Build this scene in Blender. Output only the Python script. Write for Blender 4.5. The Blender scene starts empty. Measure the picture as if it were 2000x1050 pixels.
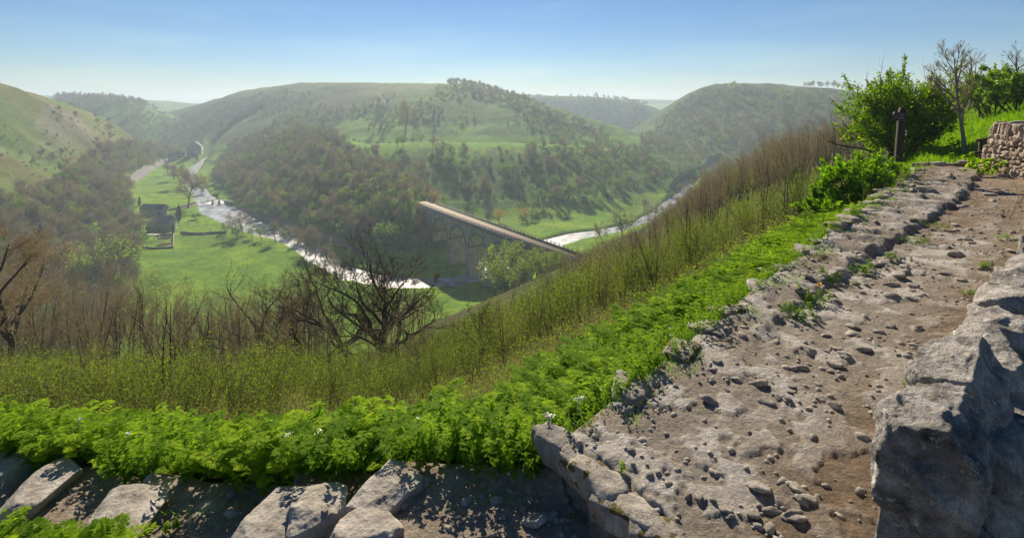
import bpy, math, random
import numpy as np
from mathutils import Vector
HAZE = 0.00037
C = bpy.context.scene
COL = C.collection
# ---------------------------------------------------------------- camera, sky, sun, exposure
cam_d = bpy.data.cameras.new("camera"); cam = bpy.data.objects.new("camera", cam_d); COL.objects.link(cam)
cam.location = (0, 0, 0); cam.rotation_euler = (math.radians(90), 0, 0)
cam_d.sensor_width = 36; cam_d.lens = 18; cam_d.shift_y = -0.1625
cam_d.clip_start = 0.05; cam_d.clip_end = 20000
C.camera = cam
SUN_EL, SUN_AZ = 32.0, -8.0
w = bpy.data.worlds.new("World"); C.world = w; w.use_nodes = True
nt = w.node_tree; bg = nt.nodes["Background"]
sky = nt.nodes.new("ShaderNodeTexSky"); sky.sky_type = 'NISHITA'; sky.sun_disc = False
sky.sun_elevation = math.radians(SUN_EL); sky.sun_rotation = math.radians(SUN_AZ)
sky.air_density = 1.0; sky.dust_density = 0.05; sky.ozone_density = 3.0; sky.altitude = 100
hsn = nt.nodes.new("ShaderNodeHueSaturation"); hsn.inputs["Saturation"].default_value = 1.18
nt.links.new(sky.outputs[0], hsn.inputs["Color"]); tn = nt.nodes.new("ShaderNodeMix"); tn.data_type = 'RGBA'; tn.blend_type = 'MULTIPLY'; tn.inputs[0].default_value = 1; tn.inputs[7].default_value = (.60, .68, .80, 1)
cl_c = nt.nodes.new("ShaderNodeTexCoord"); cl_m = nt.nodes.new("ShaderNodeMapping"); cl_m.inputs["Scale"].default_value = (2.2, 2.2, 14); cl_n = nt.nodes.new("ShaderNodeTexNoise"); cl_n.inputs["Scale"].default_value = 1.6; cl_n.inputs["Detail"].default_value = 7
cl_r = nt.nodes.new("ShaderNodeValToRGB"); cl_r.color_ramp.elements[0].position = .46; cl_r.color_ramp.elements[0].color = (1, 1, 1, 1); cl_r.color_ramp.elements[1].position = .72; cl_r.color_ramp.elements[1].color = (1.22, 1.12, 1.03, 1)
nt.links.new(cl_c.outputs["Generated"], cl_m.inputs[0]); nt.links.new(cl_m.outputs[0], cl_n.inputs["Vector"]); nt.links.new(cl_n.outputs["Fac"], cl_r.inputs[0])
tn2 = nt.nodes.new("ShaderNodeMix"); tn2.data_type = 'RGBA'; tn2.blend_type = 'MULTIPLY'; tn2.inputs[0].default_value = 1; nt.links.new(cl_r.outputs[0], tn2.inputs[7])
nt.links.new(hsn.outputs[0], tn.inputs[6]); nt.links.new(tn.outputs[2], tn2.inputs[6]); nt.links.new(tn2.outputs[2], bg.inputs[0]); bg.inputs[1].default_value = 0.052
sl = bpy.data.lights.new("sun", 'SUN'); so = bpy.data.objects.new("sun", sl); COL.objects.link(so)
a, e = math.radians(SUN_AZ), math.radians(SUN_EL)
sdir = Vector((math.sin(a)*math.cos(e), math.cos(a)*math.cos(e), math.sin(e)))
so.rotation_euler = (-sdir).to_track_quat('-Z', 'Y').to_euler(); so.location = (0, 0, 50)
sl.energy = 4.5; sl.angle = math.radians(0.5); sl.color = (1.0, 0.87, 0.68)
C.view_settings.view_transform = 'Standard'; C.view_settings.look = 'None'
C.view_settings.exposure = 1.0; C.view_settings.gamma = 1.0
C.render.engine = 'CYCLES'
cy = C.cycles
cy.max_bounces = 6; cy.diffuse_bounces = 2; cy.glossy_bounces = 2; cy.transmission_bounces = 4
cy.transparent_max_bounces = 6; cy.volume_bounces = 0
cy.use_denoising = True
# ---------------------------------------------------------------- numpy noise
_r = np.random.RandomState(7)
_perm = np.concatenate([_r.permutation(256)]*3)
_g = _r.normal(size=(256, 3)); _g /= np.linalg.norm(_g, axis=1)[:, None]
def perlin(x, y, z=0.0):
    x, y, z = np.broadcast_arrays(np.asarray(x, float), np.asarray(y, float), np.asarray(z, float))
    xi, yi, zi = np.floor(x).astype(int), np.floor(y).astype(int), np.floor(z).astype(int)
    xf, yf, zf = x-xi, y-yi, z-zi; xi &= 255; yi &= 255; zi &= 255
    u, v, w_ = [t*t*t*(t*(t*6-15)+10) for t in (xf, yf, zf)]
    out = 0
    for dx in (0, 1):
        for dy in (0, 1):
            for dz in (0, 1):
                h = _perm[_perm[_perm[xi+dx]+yi+dy]+zi+dz]; g = _g[h]
                d = g[..., 0]*(xf-dx)+g[..., 1]*(yf-dy)+g[..., 2]*(zf-dz)
                out = out + d*(u if dx else 1-u)*(v if dy else 1-v)*(w_ if dz else 1-w_)
    return out*1.4
def fbm(x, y, z=0.0, oct=4, ridged=False):
    s, a_, f, n = 0, 1.0, 1.0, 0
    for i in range(oct):
        p = perlin(x*f+i*17.3, y*f-i*9.1, np.asarray(z)*f+i*3.7)
        if ridged: p = 1-2*np.abs(p)
        s = s+a_*p; n += a_; a_ *= .5; f *= 2.03
    return s/n
def sstep(a_, b_, x):
    t = np.clip((x-a_)/(b_-a_), 0, 1); return t*t*(3-2*t)
# ---------------------------------------------------------------- mesh / object helpers
def mkmesh(name, V, F, mats, midx=None, attrs=None, smooth=False):
    V = np.asarray(V, np.float32); me = bpy.data.meshes.new(name)
    if isinstance(F, np.ndarray): F = [F]
    F = [f for f in F if len(f)]
    me.vertices.add(len(V)); me.vertices.foreach_set("co", V.ravel())
    tot = np.concatenate([np.full(len(f), f.shape[1]) for f in F]); li = np.concatenate([f.ravel() for f in F]).astype(np.int32)
    me.loops.add(len(li)); me.loops.foreach_set("vertex_index", li)
    me.polygons.add(len(tot)); me.polygons.foreach_set("loop_start", np.concatenate([[0], np.cumsum(tot)[:-1]]).astype(np.int32))
    me.polygons.foreach_set("loop_total", tot.astype(np.int32))
    for m in (mats if isinstance(mats, (list, tuple)) else [mats]): me.materials.append(m)
    if midx is not None: me.polygons.foreach_set("material_index", np.asarray(midx, np.int32))
    if smooth: me.polygons.foreach_set("use_smooth", np.ones(len(tot), bool))
    for k, a_ in (attrs or {}).items():
        a_ = np.asarray(a_, np.float32)
        if a_.ndim == 1: at = me.attributes.new(k, 'FLOAT', 'POINT'); at.data.foreach_set("value", a_)
        else:
            at = me.attributes.new(k, 'FLOAT_COLOR', 'POINT')
            at.data.foreach_set("color", np.concatenate([a_, np.ones((len(a_), 1), np.float32)], 1).ravel())
    me.update(calc_edges=True); me.validate(); return me
def tag(o, label=None, cat=None, group=None, kind=None):
    if label: o['label'] = label
    if cat: o['category'] = cat
    if group: o['group'] = group
    if kind: o['kind'] = kind
    return o
def ob(name, me, parent=None, loc=None, rz=0, sc=1):
    o = bpy.data.objects.new(name, me); COL.objects.link(o)
    if parent is not None: o.parent = parent
    if loc is not None: o.location = loc
    if rz: o.rotation_euler = (0, 0, rz)
    if np.any(np.asarray(sc) != 1): o.scale = (sc, sc, sc) if np.isscalar(sc) else sc
    return o
def empty(name, loc=(0, 0, 0), rz=0, sc=1):
    return ob(name, None, None, loc, rz, sc)
class MB:
    """collects pieces of geometry into one mesh"""
    def __init__(s): s.V, s.Q, s.T, s.n, s.A, s.mq, s.mt = [], [], [], 0, [], [], []
    def add(s, V, Q=None, T=None, v=0.0, m=0):
        V = np.asarray(V, float).reshape(-1, 3); s.V.append(V)
        if Q is not None and len(Q): s.Q.append(np.asarray(Q)+s.n); s.mq.append(np.full(len(Q), m))
        if T is not None and len(T): s.T.append(np.asarray(T)+s.n); s.mt.append(np.full(len(T), m))
        s.A.append(np.broadcast_to(np.asarray(v, float), (len(V),))); s.n += len(V); return s
    def box(s, c, d, rz=0, v=0.0, m=0, tilt=0):
        x, y, z = np.array(d)/2; P_ = np.array([[i*x, j*y, k*z] for k in (-1, 1) for j in (-1, 1) for i in (-1, 1)])
        if tilt: ct, st = math.cos(tilt), math.sin(tilt); P_ = P_ @ np.array([[ct, 0, -st], [0, 1, 0], [st, 0, ct]])
        cc, ss = math.cos(rz), math.sin(rz); P_ = P_ @ np.array([[cc, ss, 0], [-ss, cc, 0], [0, 0, 1]])
        return s.add(P_+np.array(c), [[0, 2, 3, 1], [4, 5, 7, 6], [0, 1, 5, 4], [2, 6, 7, 3], [0, 4, 6, 2], [1, 3, 7, 5]], None, v, m)
    def beam(s, p, q, wd, ht, v=0.0, m=0):
        p, q = np.array(p, float), np.array(q, float); d = q-p; L = np.linalg.norm(d); d /= L
        up = np.array([0, 0, 1.]) if abs(d[2]) < .9 else np.array([1., 0, 0])
        sx = np.cross(d, up); sx /= np.linalg.norm(sx); sz = np.cross(sx, d)
        P_ = np.array([e_+sx*i*wd/2+sz*k*ht/2 for e_ in (p, q) for k, i in ((-1, -1), (-1, 1), (1, 1), (1, -1))])
        return s.add(P_, [[0, 1, 2, 3], [7, 6, 5, 4], [0, 4, 5, 1], [1, 5, 6, 2], [2, 6, 7, 3], [3, 7, 4, 0]], None, v, m)
    def mesh(s, name, mats, smooth=False, extra=None):
        F = []; mi = []
        if s.Q: F.append(np.concatenate(s.Q)); mi.append(np.concatenate(s.mq))
        if s.T: F.append(np.concatenate(s.T)); mi.append(np.concatenate(s.mt))
        A = {'v': np.concatenate(s.A)}
        return mkmesh(name, np.concatenate(s.V), F, mats, np.concatenate(mi), A, smooth)
    def build(s, name, mats, parent=None, smooth=False, **k):
        return ob(name, s.mesh(name, mats, smooth), parent, **k)
# ---------------------------------------------------------------- materials
def mat(name, rough=.8, spec=.3):
    m = bpy.data.materials.new(name); m.use_nodes = True; n = m.node_tree.nodes; b = n["Principled BSDF"]
    b.inputs["Roughness"].default_value = rough; b.inputs["Specular IOR Level"].default_value = spec
    return m, m.node_tree, b
def N(t, typ, **k):
    n = t.nodes.new(typ)
    for a_, v in k.items():
        if a_ in n.inputs: n.inputs[a_].default_value = v
        else: setattr(n, a_, v)
    return n
def noise(t, scale, detail=6, rough=.6, coord='Object', off=None, stretch=None):
    c = N(t, "ShaderNodeTexCoord"); n = N(t, "ShaderNodeTexNoise"); n.inputs["Scale"].default_value = scale
    n.inputs["Detail"].default_value = detail; n.inputs["Roughness"].default_value = rough
    if stretch:
        mp = N(t, "ShaderNodeMapping"); mp.inputs["Scale"].default_value = stretch
        t.links.new(c.outputs[coord], mp.inputs[0]); t.links.new(mp.outputs[0], n.inputs["Vector"])
    else: t.links.new(c.outputs[coord], n.inputs["Vector"])
    return n.outputs["Fac"]
def ramp(t, fac, stops):
    r = N(t, "ShaderNodeValToRGB"); e_ = r.color_ramp.elements
    while len(e_) < len(stops): e_.new(.5)
    for i, (p, c) in enumerate(stops): e_[i].position = p; e_[i].color = (*c, 1)
    t.links.new(fac, r.inputs[0]); return r.outputs[0]
def mix(t, f, a_, b_, typ='MIX'):
    m = N(t, "ShaderNodeMix"); m.data_type = 'RGBA'; m.blend_type = typ
    for s_, v in ((m.inputs[0], f), (m.inputs[6], a_), (m.inputs[7], b_)):
        if isinstance(v, (int, float)): s_.default_value = v
        elif isinstance(v, tuple): s_.default_value = (*v, 1)
        else: t.links.new(v, s_)
    return m.outputs[2]
def bump(t, b, h, strength=.5, dist=.05):
    n = N(t, "ShaderNodeBump"); n.inputs["Strength"].default_value = strength; n.inputs["Distance"].default_value = dist
    t.links.new(h, n.inputs["Height"]); t.links.new(n.outputs[0], b.inputs["Normal"]); return n
def attr(t, name, out="Fac"):
    a_ = N(t, "ShaderNodeAttribute"); a_.attribute_name = name; return a_.outputs[out]
def stone_mat(name, cols, scale=3., bstr=.7, bdist=.03, moss=None, grain=False):
    m, t, b = mat(name, .88, .25)
    n1 = noise(t, scale, 8, .65); n2 = noise(t, scale*6, 6, .7)
    c = ramp(t, n1, [(.3, cols[0]), (.5, cols[1]), (.68, cols[2])])
    c = mix(t, .55, c, ramp(t, n2, [(.3, (.35, .35, .35)), (.7, (1, 1, 1))]), 'MULTIPLY')
    rv = attr(t, 'v'); c = mix(t, .5, c, ramp(t, rv, [(0, (.6, .58, .56)), (1, (1.25, 1.2, 1.12))]), 'MULTIPLY')
    if grain:
        c = mix(t, .8, c, ramp(t, noise(t, scale*22, 4, .8), [(.32, (.35, .35, .35)), (.62, (1.35, 1.33, 1.3))]), 'MULTIPLY'); c = mix(t, ramp(t, noise(t, scale*2.2, 7, .75), [(.57, (0, 0, 0)), (.66, (1, 1, 1))]), c, (.68, .66, .62))
    if moss:
        mm = ramp(t, noise(t, scale*1.3, 5, .6, off=3), [(moss[1], (0, 0, 0)), (moss[1]+.06, (1, 1, 1))])
        c = mix(t, mm, c, moss[0])
    t.links.new(c, b.inputs["Base Color"]); bump(t, b, n2, bstr, bdist); return m
def leaf_mat(name, c0, c1, trans=.45, rough=.5, spec=.3, objvar=.5):
    m, t, b = mat(name, rough, spec); v = attr(t, 'v')
    c = ramp(t, v, [(0, c0), (1, c1)])
    oi = N(t, "ShaderNodeObjectInfo"); c = mix(t, objvar, c, ramp(t, oi.outputs["Random"], [(0, (.6, .65, .6)), (.5, (1, 1, 1)), (1, (1.35, 1.2, .9))]), 'MULTIPLY')
    t.links.new(c, b.inputs["Base Color"])
    tr = N(t, "ShaderNodeBsdfTranslucent"); hs = N(t, "ShaderNodeHueSaturation"); hs.inputs["Value"].default_value = 1.5; hs.inputs["Saturation"].default_value = 1.1
    t.links.new(c, hs.inputs["Color"]); t.links.new(hs.outputs[0], tr.inputs[0])
    ms = N(t, "ShaderNodeMixShader"); ms.inputs[0].default_value = trans
    t.links.new(b.outputs[0], ms.inputs[1]); t.links.new(tr.outputs[0], ms.inputs[2])
    t.links.new(ms.outputs[0], t.nodes["Material Output"].inputs[0]); return m
# photo pixel <-> place
def P(px, py, Y): return np.array([(px-1000)/1000*Y, Y, (200-py)/1000*Y])
def proj(x, y, z): return 1000+1000*x/y, 200-1000*z/y
# ---------------------------------------------------------------- the lie of the land
FLOOR = -73.0
def seg_field(x, y, pts):
    """nearest-segment data to a polyline: signed distance (left positive), t-index"""
    best = np.full(x.shape, 1e18); sd = np.zeros(x.shape); ti = np.zeros(x.shape)
    for i in range(len(pts)-1):
        ax, ay = pts[i][:2]; bx, by = pts[i+1][:2]; dx, dy = bx-ax, by-ay; L2 = dx*dx+dy*dy
        t = np.clip(((x-ax)*dx+(y-ay)*dy)/L2, 0, 1); qx, qy = x-(ax+t*dx), y-(ay+t*dy); d2 = qx*qx+qy*qy
        m = d2 < best; s = np.sign(dx*(y-ay)-dy*(x-ax)); best = np.where(m, d2, best)
        sd = np.where(m, np.sqrt(d2)*s, sd); ti = np.where(m, i+t, ti)
    return sd, ti
def tent(x, y, pts):
    """pts: x, y, z, slope, r"""
    out = np.full(x.shape, -1e9)
    for i in range(len(pts)-1):
        A, B = pts[i], pts[i+1]; dx, dy = B[0]-A[0], B[1]-A[1]; L2 = dx*dx+dy*dy
        t = np.clip(((x-A[0])*dx+(y-A[1])*dy)/L2, 0, 1)
        d2 = (x-A[0]-t*dx)**2+(y-A[1]-t*dy)**2
        z = A[2]+t*(B[2]-A[2]); s = A[3]+t*(B[3]-A[3]); r = A[4]+t*(B[4]-A[4])
        out = np.maximum(out, z-np.maximum(z-FLOOR, 4.)/(np.sqrt(s*s+r*r)-r)*(np.sqrt(d2+r*r)-r))
    return out
def pp(px, py, Y, D, r): q = P(px, py, Y); return (q[0], q[1], q[2], D, r)
# ridge points: x, y, z, distance to the foot, roundness
H_L = [(-420, 60, 15, 205, 60), (-415, 200, 15, 215, 60), (-415, 265, 16, 180, 50), (-415, 340, 17, 125, 40), (-425, 425, 15, 92, 30), pp(95, 192, 500, 84, 25), pp(180, 224, 560, 62, 20), pp(235, 260, 600, 45, 15), pp(300, 297, 640, 26, 10)]
H_C2 = [pp(300, 262, 1120, 60, 40), pp(400, 204, 1060, 170, 50), pp(450, 189, 1020, 165, 50), pp(500, 174, 980, 185, 50), pp(600, 161, 920, 205, 60), pp(680, 161, 880, 250, 70), pp(760, 163, 850, 310, 80), pp(880, 163, 780, 330, 60), pp(1000, 193, 700, 260, 40), pp(1100, 232, 650, 150, 30), pp(1180, 266, 620, 85, 20), pp(1245, 292, 640, 40, 15)]
H_C1 = [pp(600, 262, 525, 80, 25), pp(700, 278, 450, 95, 25), pp(860, 272, 440, 125, 22), pp(1000, 277, 450, 125, 22), pp(1150, 285, 500, 112, 20), pp(1245, 295, 590, 108, 20)]
H_C3 = [pp(600, 262, 525, 80, 25), pp(625, 300, 410, 56, 20), pp(700, 330, 345, 60, 15), pp(770, 375, 290, 48, 12), pp(826, 402, 258, 26, 8)]
H_R = [pp(1212, 283, 960, 18, 10), pp(1300, 226, 890, 78, 25), pp(1400, 164, 810, 170, 35), pp(1500, 163, 770, 250, 50), pp(1600, 172, 710, 270, 50), pp(1700, 188, 660, 280, 50), pp(1900, 200, 640, 280, 50)]
H_F1 = [pp(20, 190, 950, 200, 50), pp(200, 195, 930, 230, 50), pp(285, 222, 920, 180, 40), pp(345, 250, 880, 90, 25), pp(385, 276, 830, 30, 15)]
H_F2 = [pp(0, 186, 1700, 500, 100), pp(180, 189, 1650, 500, 100), pp(290, 196, 1650, 500, 100), pp(420, 205, 1700, 500, 100), pp(560, 212, 1800, 500, 100)]
H_F3 = [pp(900, 178, 1330, 170, 60), pp(1080, 187, 1330, 170, 60), pp(1180, 190, 1310, 170, 60), pp(1245, 203, 1250, 150, 50), pp(1330, 245, 1250, 100, 40)]
H_F4 = [pp(1100, 192, 2300, 700, 100), pp(1260, 194, 2300, 700, 100), pp(1400, 198, 2300, 700, 100), pp(1700, 197, 2300, 700, 100)]
HILLS = [H_L, H_C2, H_C1, H_C3, H_R, H_F1, H_F2, H_F3, H_F4]
# crest of the near hillside = outer edge of the path
EDGE = [(-420, 60, 12), (-250, 45, -6), (-100, 20, -11), (-30, 12, -7), (-9, 6.6, -4.3), (-5.1, 5.1, -3.55), (-2.5, 4.1, -3.05), (-.73, 3.72, -2.62), (.34, 3.4, -2.3), (1.6, 4.6, -2.2),
        (3.7, 6.7, -2.15), (7, 10, -2.1), (11.7, 14.6, -2.0), (20, 25, -1.9), (45, 52, -1.0), (95, 105, 1), (190, 220, 2), (340, 420, 4), (520, 640, 6), (1500, 1900, 8), (3600, 4400, 8)]
_ez = np.array([p[2] for p in EDGE])
RIV_L = [(500, 292, 8), (465, 294, 8), (440, 297, 8), (425, 301, 8), (405, 312, 6), (385, 325, 4.5), (365, 345, 4), (384, 366, 4), (396, 385, 4.5), (410, 397, 6.5), (428, 411, 9.5), (450, 422, 9), (482, 437, 8), (520, 452, 6.2), (560, 464, 5), (592, 480, 4.2), (622, 503, 3.8), (655, 523, 3.6),
         (700, 541, 4.5), (760, 552, 4.5), (820, 554, 4.5), (880, 551, 4.5), (935, 541, 4.5), (985, 522, 4.5), (1040, 495, 5), (1085, 473, 5.5), (1120, 463, 5), (1160, 457, 4.6), (1210, 449, 4.5), (1255, 437, 4.5), (1292, 418, 5.5), (1315, 400, 6), (1330, 384, 6), (1338, 368, 5), (1352, 355, 5), (1378, 345, 5), (1400, 330, 5.5)]
RIV = []
for px, py, hw in RIV_L:
    Y = 74.2/((py-200)/1000); RIV.append(((px-1000)/1000*Y, Y, hw))
_rw = np.array([r[2] for r in RIV])
def smax(a_, b_, k):
    h = np.clip(.5+.5*(a_-b_)/k, 0, 1); return b_+(a_-b_)*h+k*h*(1-h)
STEPX = [(-9.0, -4.15), (-6.2, -3.75), (-5.05, -3.5), (-4.0, -3.28), (-2.95, -3.06), (-1.62, -2.84), (-.86, -2.62), (.46, -2.47)]
def terrain(x, y, fine=True):
    x = np.asarray(x, float); y = np.asarray(y, float); r = np.hypot(x, y)
    base = FLOOR+67*sstep(1500, 2300, r)+0*x
    near_n = fbm(x/90, y/90, 1.3, 4)
    hs = [tent(x, y, h) for h in HILLS]
    z = base+.5*near_n+.45*fbm(x/9, y/9, 3.1, 3)*sstep(90, 160, r)*sstep(900, 600, r)
    hid = np.zeros(x.shape, int); top = base+4.
    gA = 4.5*fbm(x/38, y/38, 0., 3, True); gB = 4.5*fbm(x/44, y/44, 21.3, 3, True)
    for i, h in enumerate(hs):
        amp = 5+0*h; rough = amp*near_n*sstep(0, 40, h-FLOOR)
        gul = (gA if i % 2 else gB)*sstep(8, 45, h-FLOOR)*(.35 if i in (2, 3) else 1)
        hh = h+rough*(.4 if i in (1, 4) else .8)+gul*.55-1.5*(gul != 0)
        hid = np.where(hh > top, i+1, hid); top = np.maximum(top, hh)
        z = smax(hh, z, 4.)
    # field bench on the middle hill
    sd, ti = seg_field(x, y, EDGE); ze = np.interp(ti, np.arange(len(EDGE)), _ez)
    sw = 0; szz = 0
    for i in range(len(EDGE)-1):
        A, B = EDGE[i], EDGE[i+1]; dx, dy = B[0]-A[0], B[1]-A[1]; tq = np.clip(((x-A[0])*dx+(y-A[1])*dy)/(dx*dx+dy*dy), 0, 1)
        dd = np.hypot(x-A[0]-tq*dx, y-A[1]-tq*dy)+.25; wq = dd**-3.*math.hypot(dx, dy)**.5; sw = sw+wq; szz = szz+wq*(A[2]+tq*(B[2]-A[2]))
    ze = ze+(szz/sw-ze)*sstep(0, 2.5, sd)
    drop = np.where(sd > 0, -.55*sd+.02*sd*sstep(10.2, 13, ti)-.16*np.maximum(sd-42, 0)*sstep(11.5, 9.5, ti)-.5*(1-np.exp(-np.maximum(sd, 0)/1.2)), 0)
    far = sstep(9.5, 12.5, ti)          # beyond the end of the path
    flat = 4.2*(1-far)+1.2*far
    up = np.maximum(-sd-flat, 0); upz = .62*up/(1+up/60)*sstep(11, 12.6, ti)
    camz = ze+drop+upz+sstep(6, 40, sd)*(2.2*fbm(x/22, y/22, 5.5, 4)+.8*near_n)+.25*sstep(1, 6, np.abs(sd))*fbm(x/3.5, y/3.5, 2.2, 3)*(sd > 0)
    ch = camz > top; hid = np.where(ch, 20, hid)
    z = np.where(r > 60, smax(camz, z, 6.), np.maximum(camz, z))
    # river bed
    rs, rt = seg_field(x, y, RIV); hw = np.interp(rt, np.arange(len(RIV)), _rw)
    bank = sstep(hw+3.5, hw-.6, np.abs(rs)+1.2*perlin(x/9, y/9, 4.))
    z = np.where(r > 120, np.where(bank > 0, z*(1-bank)+np.minimum(z, -76.)*bank, z), z)
    return z, dict(sd=sd, ti=ti, hid=hid, rs=np.abs(rs)-hw, ze=ze, r=r, hs=hs)
def ridge_line(x, y, x0, y0, x1, y1):
    dx, dy = x1-x0, y1-y0; L = math.hypot(dx, dy); return ((x-x0)*dx+(y-y0)*dy)/L, (dx*(y-y0)-dy*(x-x0))/L
STEP = [(1.2, 3.6), (2.66, 5.05), (4.6, 6.7), (6.5, 8.3), (9.1, 10.4), (12., 13.2)]
def near_ground(x, y):
    z, d = terrain(x, y); sd, ti = d['sd'], d['ti']
    onp = sstep(.25, -.1, sd)*(ti > 3.5)*sstep(13.5, 12.3, ti)*sstep(15.7, 15.35, y)     # on the trodden side
    # steps going down to the left
    zs = np.full(x.shape, -4.15)
    for i, (sx, sz) in enumerate(STEPX):
        wob = .07*perlin(y*1.3, i*3.1)+.02*perlin(y*7, i*2.)
        zs = zs+(sz-(STEPX[i-1][1] if i else -4.15))*sstep(sx-.05, sx+.05, x+wob+.12*(y-3.6))
    lw = .08*perlin(x*2.2, y*2.2, 8.)+.03*perlin(x*9, y*9, 2.)
    led = sstep(-.04, .04, (x-.40)*.82+(y-3.45)*.50+lw)     # ledge where the upper path begins
    zs = np.minimum(zs, -2.47)+.035*fbm(x*2.5, y*2.5, 1., 4)
    zp = np.interp(ti, np.arange(len(EDGE)), _ez)+0.02
    zl = zs*(1-led)+zp*led
    s2, t2 = seg_field(x, y, STEP)
    shelf = sstep(-.06, .06, s2+.12*perlin(x*1.7, y*1.7, 3.)+.05*perlin(x*6, y*6, 5.))*sstep(.3, 1.3, t2)
    rk = fbm(x*1.4, y*1.4, 4.4, 4, True); rk2 = fbm(x*4.5, y*4.5, 9.4, 4, True)
    th = (x*.72+y*.69)            # strata across the shelf
    strat = np.abs(((th*1.55+.5*perlin(x*.9, y*.9, 6.)) % 1.)-.5)*2
    zl = zl+led*(shelf*(.05+.03*rk+.026*rk2+.045*sstep(.35, .75, strat)*sstep(5, 8, y))+(1-shelf)*(.012*rk+.012*rk2))
    pch = sstep(.06, .16, fbm(x*2.6, y*2.6, 14., 4)+.12*rk2)*sstep(1.0, .2, d.get('q', 0)+0*x); zl = zl+led*.016*pch+.012*fbm(x*9, y*9, 2., 4)+.003*fbm(x*17, y*17, 7., 3, True)*led; d['pch'] = pch*led+(1-led)*.02*rk2
    # bed slopes up gently to the wall on the right
    zl = zl+.10*sstep(-1.0, -2.6, sd)*led
    zz = z*(1-onp)+zl*onp
    d['onp'] = onp;  d['shelf'] = shelf*led; d['led'] = led; d['rk'] = rk; d['rk2'] = rk2
    return zz, d
def height(x, y):
    x = np.atleast_1d(np.asarray(x, float)); y = np.atleast_1d(np.asarray(y, float))
    z = terrain(x, y)[0]; n = np.hypot(x, y) < 24
    if n.any(): z[n] = near_ground(x[n], y[n])[0]
    return z
_Ys = np.exp(np.linspace(math.log(2.2), math.log(2600), 900))
def G(px, py):
    """where the sight line of a photo pixel meets the ground"""
    x = (px-1000)/1000*_Ys; z = height(x, _Ys); t = (200-py)/1000*_Ys
    i = np.argmax(z >= t)
    if z[i] < t[i]: return None
    return np.array([x[i], _Ys[i], z[i]])
def polar(th0, th1, nth, r0, r1, nr):
    th = np.radians(np.linspace(th0, th1, nth)); r = np.exp(np.linspace(math.log(r0), math.log(r1), nr))
    T, R = np.meshgrid(th, r); x = (R*np.sin(T)).ravel(); y = (R*np.cos(T)).ravel()
    i = np.arange((nr-1)*nth).reshape(nr-1, nth)[:, :-1].ravel(); Q = np.stack([i, i+nth, i+nth+1, i+1], 1)
    return x, y, Q
def lerp(a_, b_, t): return a_*(1-t)[:, None]+np.array(b_)*t[:, None]
def cover(x, y, z, d):
    """colour of the grass, scrub and earth covering the land"""
    n1 = fbm(x/60, y/60, 3.3, 5); n2 = fbm(x/14, y/14, 8.3, 4); n3 = fbm(x/200, y/200, 1.1, 3); hid = d['hid']
    hid = np.where((hid == 1)&(z < FLOOR+7+8*sstep(235, 300, 1000+1000*x/np.maximum(y, 1))), 0, hid)
    n = len(x); px, py = proj(x, np.maximum(y, 1), z)
    mead = np.tile([.125, .265, .006], (n, 1)); mead = lerp(mead, (.19, .31, .007), sstep(-.3, .4, n2+n1)); mead = lerp(mead, (.06, .15, .012), sstep(.1, .5, n1)*.6); mead = lerp(mead, (.16, .17, .03), sstep(.25, .55, fbm(x/7, y/7, 4.4, 4))*.45)
    # left hill: dry tussock grass, green lower, grey scree in the gullies
    dry = np.tile([.17, .165, .042], (n, 1)); dry = lerp(dry, (.10, .17, .025), sstep(-.25, .30, n1+.4*n2)); dry = lerp(dry, (.10, .085, .04), sstep(.1, .6, n2)*.5)
    lu = (x+420)*.35+(z)*1.0
    scr = .8*sstep(.42, .56, fbm((x+y)*.018, (y-x)*.004, 5.5, 3, True)+.25*n2)*sstep(-45, -20, z)*sstep(5, -8, z)*(py > 205)
    dry = lerp(dry, (.21, .19, .175), scr*.8)
    hill = np.tile([.075, .165, .018], (n, 1)); hill = lerp(hill, (.17, .31, .016), sstep(-.1, .35, n1+.5*n2)); n4 = fbm(x/6, y/6, 7.7, 4); hill = lerp(hill, (.05, .06, .025), sstep(.0, .35, n4+.4*n2)*.7)
    dark = np.tile([.06, .10, .03], (n, 1)); dark = lerp(dark, (.10, .16, .03), sstep(-.2, .4, n1+.5*n2))
    near = np.tile([.075, .095, .02], (n, 1)); near = lerp(near, (.10, .15, .02), sstep(-.2, .4, n2)); near = lerp(near, (.085, .065, .035), sstep(.1, .5, n1)*.8)
    c = mead.copy()
    for ids, cc in (((1,), dry), ((3, 4), hill), ((2,), hill), ((5,), dark), ((6, 7), lerp(hill, (.10, .17, .03), .4+0*x)), ((8, 9), dark), ((20,), near)):
        m = np.isin(hid, ids); c[m] = cc[m]
    # far left flank of the middle hill: its shade painted in as dark brown
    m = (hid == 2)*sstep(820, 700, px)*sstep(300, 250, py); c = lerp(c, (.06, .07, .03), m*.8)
    # walled fields on the plateau
    f = ((np.floor((x+.3*y)/120)*7+np.floor((y-.2*x)/90)*13) % 5)/5; m = (z > 8)*(y > 500)*(hid != 5); c = np.where(m[:, None], lerp(c, (.16, .20, .05), f*.7), c)
    # bench field of the middle hill
    m = sstep(262, 268, py)*sstep(296, 284, py)*(px > 640)*(px < 1260)*(y > 380)*(y < 640)*(hid > 0); c = lerp(c, (.15, .31, .012), m)
    m = sstep(120, 60, np.hypot((px-740), (py-262)*2.2))*(hid > 0)*(y > 350)*(y < 700); c = lerp(c, (.15, .31, .012), m*.9)
    c = lerp(c, (.07, .06, .035), sstep(2.2, .6, d['rs'])*(d['r'] > 120)*.45*(z < -70))
    return c*(1+.25*n2)[:, None]
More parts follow.
